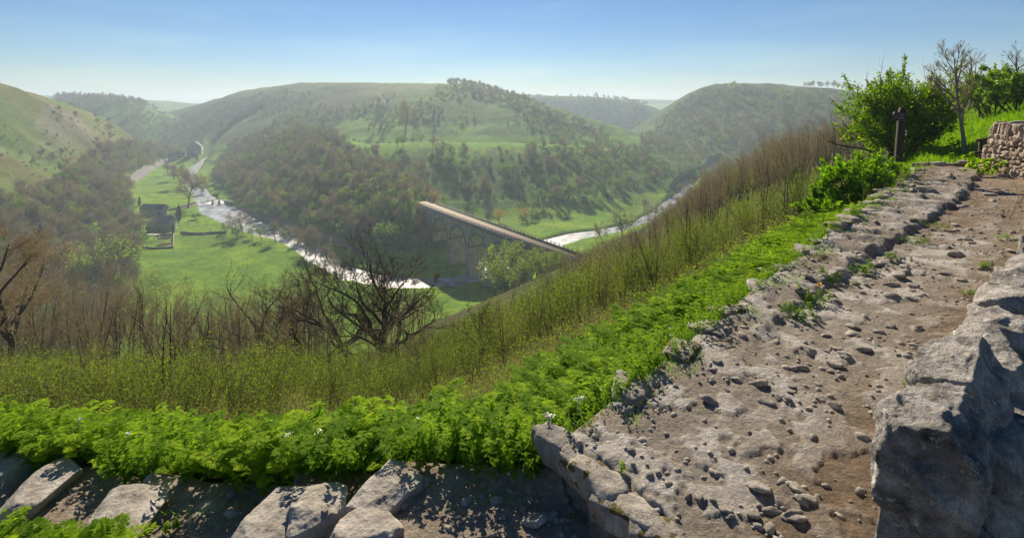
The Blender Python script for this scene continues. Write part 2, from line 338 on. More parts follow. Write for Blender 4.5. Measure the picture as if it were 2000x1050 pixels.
# ---- far land sheet
x, y, Q = polar(-100, 100, 1000, 23.5, 4000, 640)
z, d = terrain(x, y); z = z-.02
LX, LY, LZ, LN = x, y, z, 1000
cov = cover(x, y, z, d)
m, t, b = mat("land cover", .95, .1)
cc = mix(t, .55, attr(t, 'cov', 'Color'), ramp(t, noise(t, .9, 8, .7), [(.3, (.45, .45, .45)), (.7, (1.35, 1.35, 1.3))]), 'MULTIPLY')
cc = mix(t, .5, cc, ramp(t, noise(t, .06, 8, .7), [(.3, (.6, .6, .55)), (.7, (1.3, 1.3, 1.2))]), 'MULTIPLY')
cc = mix(t, .55, cc, ramp(t, noise(t, .22, 6, .75), [(.36, (.55, .56, .5)), (.6, (1.3, 1.3, 1.2))]), 'MULTIPLY')
t.links.new(cc, b.inputs["Base Color"]); bump(t, b, noise(t, .5, 8, .75), .9, 1.5)
M_LAND = m
land = ob("hills", mkmesh("hills", np.stack([x, y, z], 1), Q, m, None, {'cov': cov}, True)); tag(land, "green valley floor and wooded hillsides rising round it", kind="structure")
# ---- near land: path and the bank beside it
x, y, Q = polar(-100, 80, 1150, .55, 24, 780)
z, d = near_ground(x, y)
fq = (d['onp'][Q].mean(1) > .5)
covn = cover(x, y, z, d)
gr = sstep(.15, .9, -d['sd'])*sstep(.62, .3, d['shelf']+.5*d['rk'])
n1 = fbm(x*.8, y*.8, 3., 4); n2 = fbm(x*3.5, y*3.5, 5., 4)
soil = np.tile([.185, .135, .09], (len(x), 1)); soil = lerp(soil, (.19, .13, .085), sstep(-.1, .5, n2)); soil = lerp(soil, (.29, .235, .18), sstep(0, .5, n1)*.7)
rock = np.tile([.27, .235, .19], (len(x), 1)); rock = lerp(rock, (.40, .365, .315), sstep(0, .5, n2)); rock = lerp(rock, (.24, .21, .175), sstep(.05, .5, -n1))
lower = np.tile([.30, .245, .19], (len(x), 1)); lower = lerp(lower, (.46, .41, .35), sstep(0, .5, n2+n1*.5))
wdist = (x-1.5)*-.632+(y-1.93)*.775
u_ = np.maximum(sstep(1.15, .45, wdist+.25*n1), sstep(6.5, 9., y))*sstep(.9, .3, d['shelf']+0*x)
pc = rock*(1-u_)[:, None]+soil*u_[:, None]
pc = lerp(pc, (.50, .475, .435), d['pch']*(.25+.6*(1-u_))*sstep(-.3, .5, n2+.3)); pc = lower*(1-d['led'])[:, None]+pc*d['led'][:, None]
mossm = sstep(.0, .35, n2+.4*n1)*sstep(-.75, -.15, d['sd'])*sstep(8.3, 9.6, d['ti']); pc = lerp(pc, (.11, .095, .012), mossm*.9)
far_s = sstep(11, 12.5, d['ti']); pc = lerp(pc, (.27, .20, .14), far_s*.7)
m2, t, b = mat("trodden limestone and soil", .92, .15)
cc = mix(t, .7, attr(t, 'cov', 'Color'), ramp(t, noise(t, 22, 8, .75), [(.28, (.35, .34, .33)), (.5, (.9, .9, .9)), (.72, (1.7, 1.65, 1.6))]), 'MULTIPLY')
vo = N(t, "ShaderNodeTexVoronoi"); vo.inputs["Scale"].default_value = 34; tc = N(t, "ShaderNodeTexCoord"); t.links.new(tc.outputs["Object"], vo.inputs["Vector"])
peb = ramp(t, vo.outputs["Distance"], [(0, (1, 1, 1)), (.33, (.2, .2, .2)), (.45, (0, 0, 0))])
cc = mix(t, .15, cc, ramp(t, vo.outputs["Distance"], [(.1, (1.5, 1.5, 1.5)), (.4, (.7, .7, .7))]), 'MULTIPLY')
t.links.new(cc, b.inputs["Base Color"])
hgt = N(t, "ShaderNodeMath", operation='MULTIPLY_ADD'); t.links.new(noise(t, 30, 9, .75), hgt.inputs[0]); hgt.inputs[1].default_value = 3.2; pm = N(t, 'ShaderNodeMath', operation='MULTIPLY'); t.links.new(peb, pm.inputs[0]); t.links.new(noise(t, 3., 3), pm.inputs[1]); t.links.new(pm.outputs[0], hgt.inputs[2])
bump(t, b, hgt.outputs[0], .9, .012)
V = np.stack([x, y, z], 1)
def submesh(name, sel, mt, colr):
    q = Q[sel]; u, inv = np.unique(q, return_inverse=True)
    return mkmesh(name, V[u], inv.reshape(-1, 4), mt, None, {'cov': colr[u]}, True)
o = ob("path", submesh("path", fq, m2, pc)); tag(o, "worn limestone and earth footpath climbing along the hillside", kind="structure")
o = ob("bank", submesh("bank", ~fq, M_LAND, covn)); tag(o, "steep green bank falling away from the footpath", kind="structure")
# ---- river
RV = []; RQ = []
pr = np.array([(r[0], r[1]) for r in RIV]); tt = np.linspace(0, len(RIV)-1, 400)
cx = np.interp(tt, np.arange(len(RIV)), pr[:, 0]); cyv = np.interp(tt, np.arange(len(RIV)), pr[:, 1]); hw = np.interp(tt, np.arange(len(RIV)), _rw)+5
tx, ty = np.gradient(cx), np.gradient(cyv); L = np.hypot(tx, ty); tx, ty = tx/L, ty/L
k = 9
for j in range(k):
    s = (j/(k-1)-.5)*2; RV.append(np.stack([cx-ty*hw*s, cyv+tx*hw*s, np.full(400, -74.15)], 1))
RV = np.stack(RV, 1).reshape(-1, 3); i = (np.arange(399)[:, None]*k+np.arange(k-1)[None]).ravel(); RQ = np.stack([i, i+1, i+k+1, i+k], 1)
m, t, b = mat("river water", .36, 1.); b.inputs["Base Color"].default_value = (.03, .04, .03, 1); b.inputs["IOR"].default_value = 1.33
t.links.new(ramp(t, noise(t, .16, 5, .6), [(.38, (.10, .12, .12)), (.62, (.42, .45, .48))]), b.inputs['Base Color'])  # pale silvery patches: sky sheen and riffles painted into the base colour
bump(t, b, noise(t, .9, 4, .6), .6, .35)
M_WATER = m
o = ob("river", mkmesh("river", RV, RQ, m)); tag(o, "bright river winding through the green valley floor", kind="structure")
# ---------------------------------------------------------------- tree kit
M_BARK = stone_mat("dark bark", [(.035, .028, .02), (.065, .052, .038), (.11, .09, .065)], 9, .8, .02)
M_BROWN = stone_mat("brown bark", [(.075, .055, .036), (.12, .09, .06), (.17, .13, .09)], 9, .6, .02)
M_PALE = stone_mat("pale bark", [(.24, .20, .15), (.36, .31, .24), (.46, .42, .34)], 5, .5, .02)
M_TWIG = leaf_mat("brown twigs", (.20, .17, .11), (.36, .31, .20), .15, .8, .1, .5)
M_RUST = leaf_mat("amber buds", (.17, .115, .045), (.28, .20, .08), .35, .6, .1, .4)
M_GREEN = leaf_mat("dark spring leaves", (.075, .16, .022), (.19, .31, .03), .35, .5, .25, .6)
M_SCRUB = leaf_mat("young yellow green leaves", (.11, .14, .035), (.21, .30, .035), .45, .7, .1, .5)
M_LIME = leaf_mat("bright lime leaves", (.09, .21, .012), (.22, .38, .02), .5, .7, .1, .3)
M_HAW = leaf_mat("hawthorn leaves", (.06, .14, .01), (.26, .38, .025), .55, .7, .1, .3)
M_DARK = leaf_mat("conifer foliage", (.012, .028, .010), (.03, .055, .018), .15, .6, .2, .2)
M_STEM = leaf_mat("pale dry stems", (.20, .16, .09), (.36, .29, .17), .2, .8, .1, .2)
def norm(v): return v/np.maximum(np.linalg.norm(v, axis=-1, keepdims=True), 1e-9)
def tubes(mb, P0, P1, R0, R1, sides=5, v=0., m=0):
    P0, P1 = np.asarray(P0), np.asarray(P1); n = len(P0)
    if n == 0: return
    d = norm(P1-P0); up = np.where(np.abs(d[:, 2:3]) < .9, [[0, 0, 1.]], [[1., 0, 0]]); a_ = norm(np.cross(d, up)); b_ = np.cross(a_, d)
    th = np.arange(sides)*2*math.pi/sides; ring = a_[:, None]*np.cos(th)[None, :, None]+b_[:, None]*np.sin(th)[None, :, None]
    V = np.concatenate([P0[:, None]+ring*np.asarray(R0)[:, None, None], P1[:, None]+ring*np.asarray(R1)[:, None, None]], 1)
    k = np.arange(sides); q = np.stack([k, (k+1) % sides, (k+1) % sides+sides, k+sides], 1)
    Q = (q[None]+(np.arange(n)*2*sides)[:, None, None]).reshape(-1, 4)
    mb.add(V.reshape(-1, 3), Q, None, np.repeat(np.broadcast_to(v, (n,)), 2*sides), m)
def quads(mb, c, size, rng, nrm=None, v=None, m=0, aspect=.6, flat=.0):
    """loose leaves: rhombs with random lie"""
    c = np.asarray(c); n = len(c)
    a_ = norm(rng.normal(size=(n, 3))); 
    if nrm is None: nrm = rng.normal(size=(n, 3))+np.array([0, 0, flat])
    b_ = norm(np.cross(a_, nrm)); a_ = norm(np.cross(nrm, b_)); s = np.broadcast_to(size, (n,))[:, None]*rng.uniform(.65, 1.3, (n, 1))
    V = np.stack([c-a_*s/2, c+b_*s*aspect/2+a_*s*.05, c+a_*s/2, c-b_*s*aspect/2+a_*s*.05], 1)
    vv = rng.uniform(0, 1, n) if v is None else v
    mb.add(V.reshape(-1, 3), np.arange(4*n).reshape(n, 4), None, np.repeat(vv, 4), m)
def twigs(mb, p, d, L, wd, rng, v=None, m=0):
    n = len(p); side = norm(np.cross(d, rng.normal(size=(n, 3)))); L = np.broadcast_to(L, (n,))[:, None]
    V = np.stack([p-side*wd/2, p+side*wd/2, p+d*L], 1); vv = rng.uniform(0, 1, n) if v is None else v
    mb.add(V.reshape(-1, 3), None, np.arange(3*n).reshape(n, 3), np.repeat(vv, 3), m)
def grow(rng, p, d, L, r, levels, nch=(4, 5, 5), ang=(35, 60), ratio=.62, wob=.16, lift=.06, nseg=5, start=.3, taper=.55, rr=.55):
    segs = []; tips = []
    def rec(p, d, L, r, lv):
        p = np.array(p, float); d = norm(np.array(d, float)); ns = nseg if lv == 0 else max(3, nseg-lv); pts = []
        for k in range(ns):
            r0 = r*(1-(1-taper)*k/ns); r1 = r*(1-(1-taper)*(k+1)/ns)
            d = norm(d+rng.normal(size=3)*wob+np.array([0, 0, lift])); q = p+d*L/ns
            segs.append((p, q, r0, r1, lv)); p = q; pts.append((q.copy(), d.copy(), r1, (k+1)/ns))
        if lv < levels:
            n = nch[min(lv, len(nch)-1)]
            for j in range(n):
                f = start+(1-start)*(j+rng.uniform(0, 1))/n; k = min(ns-1, int(f*ns)); q, dd, r1, _ = pts[k]
                an = math.radians(rng.uniform(*ang))*(1 if j < n-1 else .4); ax = norm(np.cross(dd, rng.normal(size=3)))
                nd = dd*math.cos(an)+ax*math.sin(an)
                rec(q, nd, L*ratio*rng.uniform(.75, 1.15)*(1.1-.35*f), r1*rr*rng.uniform(.8, 1.15), lv+1)
        tips.append((p, d, lv))
    rec(p, d, L, r, 0)
    return segs, tips
def seg_arrays(segs, f):
    s = [q for q in segs if f(q[4])]
    if not s: return None
    return np.array([q[0] for q in s]), np.array([q[1] for q in s]), np.array([q[2] for q in s]), np.array([q[3] for q in s])
def far_tree(seed, H, kind, W=None):
    """returns (trunk MB, crown MB)"""
    rng = np.random.RandomState(seed); tr, cr = MB(), MB(); W = W or H*.42
    segs, tips = grow(rng, (0, 0, -.4), (0, 0, 1), H*.62, H*.022, 2, (7, 4), (30, 62), .55, .1, .05, 5, .3)
    a_ = seg_arrays(segs, lambda l: True); tubes(tr, *a_, sides=4)
    ends = np.array([s[1] for s in segs if s[4] >= 1]); dirs = norm(np.array([s[1]-s[0] for s in segs if s[4] >= 1]))
    if kind == 'bare':
        i = rng.randint(0, len(ends), 1500); p = ends[i]+rng.normal(size=(1500, 3))*H*.055
        c0 = np.array([0, 0, H*.5]); d = norm(dirs[i]*.4+norm(p-c0)*.7+rng.normal(size=(1500, 3))*.38+[0, 0, .25])
        twigs(cr, p, d, rng.uniform(.06, .12, 1500)*H, H*.007, rng)
        quads(cr, p+d*.5, H*.022, rng)
    else:
        nc = 34; u = norm(rng.normal(size=(nc, 3))); cc = np.array([0, 0, H*.6])+u*np.array([W*.95, W*.95, H*.33])*rng.uniform(.35, 1, (nc, 1))**.6
        cc = np.concatenate([cc, ends[rng.randint(0, len(ends), 14)]])
        n = 1300; i = rng.randint(0, len(cc), n); rad = rng.uniform(.07, .14, len(cc))*H; p = cc[i]+norm(rng.normal(size=(n, 3)))*(rad[i]*rng.uniform(.5, 1.05, n))[:, None]
        quads(cr, p, H*.042, rng, p-cc[i]+rng.normal(size=(n, 3))*.2, aspect=.8)
    return tr, cr
def far_bush(seed, H, n=700):
    rng = np.random.RandomState(seed); tr, cr = MB(), MB()
    for k in range(5):
        a_ = rng.uniform(0, 6.28); tubes(tr, [[0, 0, -.3]], [[math.cos(a_)*H*.25, math.sin(a_)*H*.25, H*.6]], [H*.03], [H*.012], 4)
    nc = 22; u = norm(rng.normal(size=(nc, 3))); u[:, 2] = np.abs(u[:, 2])*.9; cc = np.array([0, 0, H*.32])+u*np.array([H*.5, H*.5, H*.5])*rng.uniform(.3, 1, (nc, 1))
    i = rng.randint(0, nc, n); rad = rng.uniform(.11, .22, nc)*H; p = cc[i]+norm(rng.normal(size=(n, 3)))*(rad[i]*rng.uniform(.6, 1.05, n))[:, None]; p[:, 2] = np.maximum(p[:, 2], .02)
    quads(cr, p, H*.08, rng, p-cc[i]+rng.normal(size=(n, 3))*.2, aspect=.8); return tr, cr
def sapling(seed, H, buds=M_RUST, dens=1.):
    rng = np.random.RandomState(seed); tr, cr = MB(), MB(); ns = rng.randint(2, 4)
    for k in range(ns):
        d = norm(np.array([rng.normal()*.14, rng.normal()*.14, 1]))
        segs, tips = grow(rng, (rng.normal()*.03, rng.normal()*.03, -.3), d, H*rng.uniform(.8, 1.05), H*.0085, 2, (9, 4), (18, 42), .34, .07, .05, 8, .28, .3, .5)
        tubes(tr, *seg_arrays(segs, lambda l: l == 0), sides=5); tubes(cr, *seg_arrays(segs, lambda l: l > 0), sides=3, m=0)
        e_ = np.array([s[1] for s in segs if s[4] > 0]); n = int(330*dens); i = rng.randint(0, len(e_), n)
        dd = norm(rng.normal(size=(n, 3))+[0, 0, .9]); p = e_[i]+rng.normal(size=(n, 3))*.09; twigs(cr, p, dd, rng.uniform(.15, .45, n), .016, rng)
        j = rng.randint(0, n, int(150*dens)); quads(cr, (p+dd*.22)[j], .07, rng, m=1)
    return tr, cr
def scrub(seed, H, nst=18, nl=2000, ls=.034, spread=.55, mleaf=1):
    """a shrub of thin upright shoots with small young leaves"""
    rng = np.random.RandomState(seed); tr, cr = MB(), MB(); E0 = []
    for k in range(nst):
        a_, t_ = rng.uniform(0, 6.28), rng.uniform(0, spread)*1.3; d = np.array([math.cos(a_)*t_, math.sin(a_)*t_, 1])
        segs, tips = grow(rng, (math.cos(a_)*t_*.08, math.sin(a_)*t_*.08, -.15), d, H*rng.uniform(.6, 1.05), .011, 1, (5,), (15, 45), .42, .09, .04, 7, .25, .3, .6)
        tubes(tr, *seg_arrays(segs, lambda l: True), sides=3); E0 += [(s[0], s[1]) for s in segs if s[1][2] > H*.18]
    E0 = np.array(E0); i = rng.randint(0, len(E0), nl); f = rng.uniform(0, 1, (nl, 1)); p = E0[i, 0]*(1-f)+E0[i, 1]*f+rng.normal(size=(nl, 3))*.05
    quads(cr, p, ls, rng, aspect=.7, flat=.6); return tr, cr
def tree_obj(name, trme, crme, loc, rz, sc, label, cat, group=None, cname='crown', tname='trunk'):
    t = empty(name, loc, rz, sc); tag(t, label, cat, group); ob(tname, trme, t); ob(cname, crme, t); return t
def merged(tr, cr, nm, mats):
    mb = MB(); nt_ = 1
    for k, src in enumerate((tr, cr)):
        off = 0 if k == 0 else 1
        for V, A in zip(src.V, src.A): pass
        base = mb.n; mb.V += src.V; mb.A += src.A
        mb.Q += [q+base for q in src.Q]; mb.mq += [m_+off for m_ in src.mq]; mb.T += [q+base for q in src.T]; mb.mt += [m_+off for m_ in src.mt]; mb.n += src.n
    return mb.mesh(nm, mats)
class Kind:
    def __init__(s, name, gens, mats, cat, big=90):
        s.name, s.cat = name, cat; s.var = []; s.items = []; s.big = big
        for tr, cr in gens:
            s.var.append((tr.mesh(name+' trunk', mats[0]), cr.mesh(name+' crown', mats[1:]), merged(tr, cr, name, mats)))
def inpoly(px, py, poly):
    r_ = np.zeros(px.shape, bool); n = len(poly)
    for i in range(n):
        x0, y0 = poly[i]; x1, y1 = poly[(i+1) % n]
        c = ((y0 > py) != (y1 > py)) & (px < (x1-x0)*(py-y0)/((y1-y0) if y1 != y0 else 1e-9)+x0); r_ ^= c
    return r_
_Rg = np.hypot(LX, LY).reshape(-1, LN); _Tg = (LZ.reshape(-1, LN)/_Rg); _Hg = np.maximum.accumulate(_Tg, 0); _lr = np.log(_Rg[:, 0])
def visible(x, y, z, h):
    r = np.hypot(x, y); th = np.degrees(np.arctan2(x, y)); c = np.clip(np.round((th+100)/200*(LN-1)).astype(int), 0, LN-1)
    i = np.clip(np.searchsorted(_lr, np.log(np.maximum(r, 1)))-1, 0, len(_lr)-1); return (z+h)/r > _Hg[i, c]-.0005
_srng = np.random.RandomState(99)
def scatter(poly, Y0, Y1, sp, mixk, label, group, hs=(.75, 1.2), thr=None, nscale=40, h=8, topline=None, H0=6.5):
    """jittered stand of plants over the part of the land seen inside a photo polygon"""
    xs = [p[0] for p in poly]; u0, u1 = (min(xs)-1000)/1000, (max(xs)-1000)/1000
    gx = np.arange(min(u0*Y0, u0*Y1), max(u1*Y0, u1*Y1), sp); gy = np.arange(Y0, Y1, sp); X, Yv = np.meshgrid(gx, gy); X = X.ravel(); Yv = Yv.ravel()
    X = X+_srng.uniform(-.48, .48, X.shape)*sp; Yv = Yv+_srng.uniform(-.48, .48, X.shape)*sp; k = (X/Yv > u0)&(X/Yv < u1); X, Yv = X[k], Yv[k]
    if thr is not None: k = fbm(X/nscale, Yv/nscale, 12.3, 3) > thr; X, Yv = X[k], Yv[k]
    z, d = terrain(X, Yv); px, py = proj(X, Yv, z); k = inpoly(px, py, poly)&visible(X, Yv, z, h)&(d['rs'] > 1.5); X, Yv, z = X[k], Yv[k], z[k]
    nm = [m_[0] for m_ in mixk]; pw = np.array([m_[1] for m_ in mixk], float); pw /= pw.sum(); ch = _srng.choice(len(nm), len(X), p=pw); sc = _srng.uniform(*hs, len(X))
    if topline is not None and len(X):
        pxx, _ = proj(X, Yv, z); line = np.interp(pxx, [q[0] for q in topline], [q[1] for q in topline])-_srng.uniform(-8, 14, len(X)); smax_ = ((200-line)/1000*Yv-z)/H0; sc = np.minimum(sc, smax_); k = sc > .22; X, Yv, z, sc, ch = X[k], Yv[k], z[k], sc[k], ch[k]
    for i in range(len(X)): nm[ch[i]].items.append((X[i], Yv[i], z[i], sc[i], label, group))
def flush(kind, stufflabel, limit=290):
    it = sorted(kind.items, key=lambda q: -q[3]/q[1]); print(kind.name, len(it))
    for n, (x, y, z, s, lab, grp) in enumerate(it[:limit]):
        v = kind.var[_srng.randint(len(kind.var))]; rz = _srng.uniform(0, 6.28); s3 = (s*_srng.uniform(.85, 1.15), s*_srng.uniform(.85, 1.15), s)
        if n < kind.big: tree_obj(kind.name, v[0], v[1], (x, y, z), rz, s3, lab, kind.cat, grp)
        else: tag(ob(kind.name, v[2], None, (x, y, z), rz, s3), lab, kind.cat, grp)
    rest = it[limit:]
    if not rest: return
    A = np.array([[q[0], q[1], q[2]] for q in rest]); me = bpy.data.meshes.new(kind.name+' stand'); me.vertices.add(len(A)); me.vertices.foreach_set('co', A.ravel())
    at = me.attributes.new('scl', 'FLOAT', 'POINT'); at.data.foreach_set('value', np.array([q[3] for q in rest], np.float32)); me.update()
    o = ob(kind.name+'_wood', me); tag(o, stufflabel, kind='stuff')
    g = bpy.data.node_groups.new(kind.name+' stand', 'GeometryNodeTree'); g.interface.new_socket('Geometry', in_out='INPUT', socket_type='NodeSocketGeometry'); g.interface.new_socket('Geometry', in_out='OUTPUT', socket_type='NodeSocketGeometry')
    gi = g.nodes.new('NodeGroupInput'); go = g.nodes.new('NodeGroupOutput'); ip = g.nodes.new('GeometryNodeInstanceOnPoints'); jn = g.nodes.new('GeometryNodeJoinGeometry')
    for v in kind.var:
        p_ = bpy.data.objects.new(kind.name+' pattern', v[2]); oi = g.nodes.new('GeometryNodeObjectInfo'); oi.inputs['Object'].default_value = p_; oi.inputs['As Instance'].default_value = True
        g.links.new(oi.outputs['Geometry'], jn.inputs[0])
    ip.inputs['Pick Instance'].default_value = True
    ri = g.nodes.new('FunctionNodeRandomValue'); ri.data_type = 'INT'; ri.inputs[4].default_value = 0; ri.inputs[5].default_value = len(kind.var)-1; g.links.new(ri.outputs[2], ip.inputs['Instance Index'])
    rr_ = g.nodes.new('FunctionNodeRandomValue'); rr_.data_type = 'FLOAT_VECTOR'; rr_.inputs[0].default_value = (0, 0, 0); rr_.inputs[1].default_value = (.08, .08, 6.28); g.links.new(rr_.outputs[0], ip.inputs['Rotation'])
    na = g.nodes.new('GeometryNodeInputNamedAttribute'); na.data_type = 'FLOAT'; na.inputs['Name'].default_value = 'scl'; g.links.new(na.outputs[0], ip.inputs['Scale'])
    g.links.new(gi.outputs[0], ip.inputs['Points']); g.links.new(jn.outputs[0], ip.inputs['Instance']); g.links.new(ip.outputs[0], go.inputs[0])
    md = o.modifiers.new('stand', 'NODES'); md.node_group = g

def conifer(seed, H, W):
    rng = np.random.RandomState(seed); tr, cr = MB(), MB(); tubes(tr, [[0, 0, -.3]], [[0, 0, H*.8]], [H*.03], [H*.008], 5)
    n = 1500; f = rng.uniform(0.02, 1, n)**.8; r = W*.5*np.sin(np.clip(f*1.35+.32, 0, 3.14))*(1-f**3)*rng.uniform(.75, 1.08, n); a_ = rng.uniform(0, 6.28, n)
    quads(cr, np.stack([r*np.cos(a_), r*np.sin(a_), f*H], 1), H*.055, rng, np.stack([np.cos(a_), np.sin(a_), .3+0*a_], 1)+rng.normal(size=(n, 3))*.3, aspect=.5); return tr, cr
def place(kind, px, py, hpx, H, label, Y=None, group=None):
    q = G(px, py) if Y is None else P(px, py, Y)
    if q is None: print('miss', px, py); return
    z = height(q[0], q[1])[0]; kind.items.append((q[0], q[1], z, hpx/1000*q[1]/H, label, group))
# ---------------------------------------------------------------- woods and scrub
K_BARE = Kind('bare_tree', [far_tree(i, 12, 'bare') for i in range(5)], [M_BROWN, M_TWIG], 'tree')
K_LEAF = Kind('leafy_tree', [far_tree(20+i, 10, 'leaf') for i in range(4)], [M_BROWN, M_SCRUB], 'tree')
K_GREEN = Kind('green_tree', [far_tree(30+i, 9, 'leaf') for i in range(3)], [M_BARK, M_GREEN], 'tree')
K_BUSH = Kind('hawthorn_bush', [far_bush(40+i, 4.2) for i in range(4)], [M_BARK, M_GREEN], 'bush')
K_SAP = Kind('bare_sapling', [sapling(60+i, 6.5) for i in range(5)], [M_BARK, M_TWIG, M_RUST], 'sapling', 300)
K_SCR = Kind('hazel_shrub', [scrub(80+i, 1.7) for i in range(7)], [M_STEM, M_SCRUB], 'shrub', 120)
B, L_, Gt, H_ = K_BARE, K_LEAF, K_GREEN, K_BUSH

M_WIL = leaf_mat("silvery willow leaves", (.14, .18, .07), (.26, .30, .13), .4, .6, .2, .3)
M_AMB = leaf_mat("amber spring leaves", (.20, .13, .02), (.34, .25, .05), .4, .6, .2, .3)
K_WIL = Kind('willow_tree', [far_tree(50+i, 9, 'leaf') for i in range(2)], [M_BROWN, M_WIL], 'tree')
K_AMB = Kind('amber_tree', [far_tree(55+i, 10, 'leaf') for i in range(2)], [M_BROWN, M_AMB], 'tree')
K_CON = Kind('conifer', [conifer(58, 8, 3.2)], [M_BARK, M_DARK], 'conifer')
for a_ in [(B, 367, 407, 78, 12, 'tallest brown tree beside the river above the weir, spreading over the meadow'), (B, 340, 352, 34, 12, 'brown tree in the riverside row, leftmost of its clump in the meadow'),
    (B, 352, 366, 44, 12, 'brown tree in the riverside row just left of the tallest tree'), (B, 328, 342, 26, 12, 'small brown tree at the upper end of the riverside row'), (B, 381, 376, 40, 12, 'brown tree on the river bank right of the tallest tree'),
    (Gt, 394, 384, 34, 9, 'green tree leaning over the river above the weir'), (H_, 424, 391, 17, 4.2, 'round green bush on the right bank meadow above the weir'), (H_, 383, 429, 17, 4.2, 'clump of green bushes right of the tall cypress near the farmhouse'),
    (B, 474, 455, 52, 12, 'brown tree with a round open crown at the edge of the river pool'), (Gt, 463, 470, 38, 9, 'dense grey green willow bush on the near bank of the river pool'), (L_, 440, 456, 24, 10, 'small thin tree at the right end of the field wall'),
    (K_WIL, 492, 466, 30, 9, 'pale willow on the near bank just right of the dense willow bush'), (K_WIL, 512, 470, 32, 9, 'pale willow in the middle of the near bank row'), (K_WIL, 560, 474, 34, 9, 'pale willow at the right end of the near bank row'),
    (B, 538, 473, 46, 12, 'dark bare tree between pale willows on the near river bank'), (B, 598, 505, 70, 12, 'tall brown tree beside the river bend with amber top'), (B, 616, 512, 62, 12, 'brown tree beside the river bend, right of the amber topped one'),
    (B, 580, 488, 45, 12, 'lower brown tree where the river bends'), (B, 637, 526, 52, 12, 'slender brown tree on the river bend nearest the big dark tree'), (B, 655, 536, 44, 12, 'last brown tree of the river bend row'),
    (K_AMB, 846, 402, 34, 10, 'orange brown tree at the left end of the viaduct'), (L_, 868, 404, 26, 10, 'yellow green bush tree beside the far end of the viaduct railing'), (B, 790, 268, 74, 12, 'tall brown tree standing alone on the shoulder of the middle hill'),
    (B, 806, 272, 42, 12, 'shorter brown tree right of the tall lone one on the hill shoulder'), (Gt, 752, 495, 62, 9, 'green tree at the foot of the wood beside the big dark tree'), (B, 768, 161, 15, 12, 'lone tree on the skyline of the middle hill'),
    (Gt, 925, 425, 25, 9, 'dark round bush on the grass behind the viaduct'), (K_AMB, 976, 436, 30, 10, 'amber bush tree on the grass behind the viaduct'), (K_AMB, 1022, 432, 30, 10, 'brown amber tree right of the small path behind the viaduct'), (Gt, 1040, 430, 22, 9, 'round green bush beside the amber tree behind the viaduct'),
    (Gt, 1140, 400, 22, 9, 'round bush on the upper edge of the right meadow'), (K_WIL, 1195, 388, 26, 9, 'bright bush on the upper edge of the right meadow'), (Gt, 1163, 395, 17, 9, 'smaller bush between two on the upper edge of the right meadow'),
    (K_WIL, 1215, 466, 62, 9, 'thin pale tree rising in front of the right river bend'), (K_WIL, 1175, 470, 38, 9, 'low pale tree in front of the right river bend'), (B, 1258, 425, 42, 12, 'brown round tree between the two stretches of the right river'), (K_WIL, 1280, 430, 40, 9, 'pale green willow beside the right river'),
    (Gt, 1310, 392, 18, 9, 'dark green bush on the bank of the right river, left one'), (Gt, 1330, 380, 22, 9, 'dark green bush on the bank of the right river, right one'), (K_WIL, 1325, 345, 28, 9, 'pale willow at the end of the right meadow'), (K_WIL, 1345, 352, 30, 9, 'second pale willow at the end of the right meadow'),
    (K_CON, 349, 434, 33, 8, 'tall dark cypress right of the farmhouse roof'), (K_CON, 366, 437, 4, 8, 'tiny dark conifer on the grass right of the cypress'), (K_CON, 338, 458, 20, 8, 'clipped dark cypress at the corner of the farmhouse garden'), (K_CON, 289, 463, 28, 8, 'dark pointed conifer left of the farmhouse'),
    (K_CON, 272, 405, 20, 8, 'dark conifer behind the barn'), (K_CON, 78, 492, 50, 8, 'broad dark evergreen in the left wood'), (K_CON, 232, 366, 24, 8, 'dark ivy covered tree above the road'), (K_AMB, 118, 555, 84, 10, 'golden tree in the lower left wood'), (K_AMB, 135, 330, 26, 10, 'orange tree on the left hillside'),
    (L_, 228, 562, 104, 10, 'large round oak with young leaves at the edge of the left meadow'), (L_, 160, 560, 80, 10, 'round pale tree left of the large oak'), (Gt, 268, 500, 55, 9, 'ivy green tree left of the garden'), (B, 250, 470, 62, 12, 'brown tree left of the barn')]:
    place(a_[0], a_[1], a_[2], a_[3], a_[4], a_[5])
for px, hp, Y in [(968, 84, 184), (990, 96, 176), (1018, 78, 170), (1048, 58, 164), (1078, 42, 160), (985, 66, 160), (1012, 60, 156), (1040, 48, 154), (1098, 30, 152), (1062, 42, 156)]:
    place(K_WIL if px in (968, 992, 1022) else L_, px, 0, hp, 9, 'pale green tree in the clump in front of the near end of the viaduct', Y, 'trees in front of the viaduct')
for i, (px, hp) in enumerate([(1577, 12), (1583, 16), (1590, 14), (1597, 13), (1604, 15), (1617, 13), (1628, 16), (1636, 18), (1644, 17), (1652, 17), (1660, 18), (1668, 17), (1676, 17), (1684, 15), (1691, 13)]):
    place(Gt if i % 3 == 1 else B, px, 0, hp, 11, 'tree of the small clump on the skyline of the right hill' if i < 6 else 'tree of the long belt on the skyline of the right hill', 705, 'trees on the skyline of the right hill')
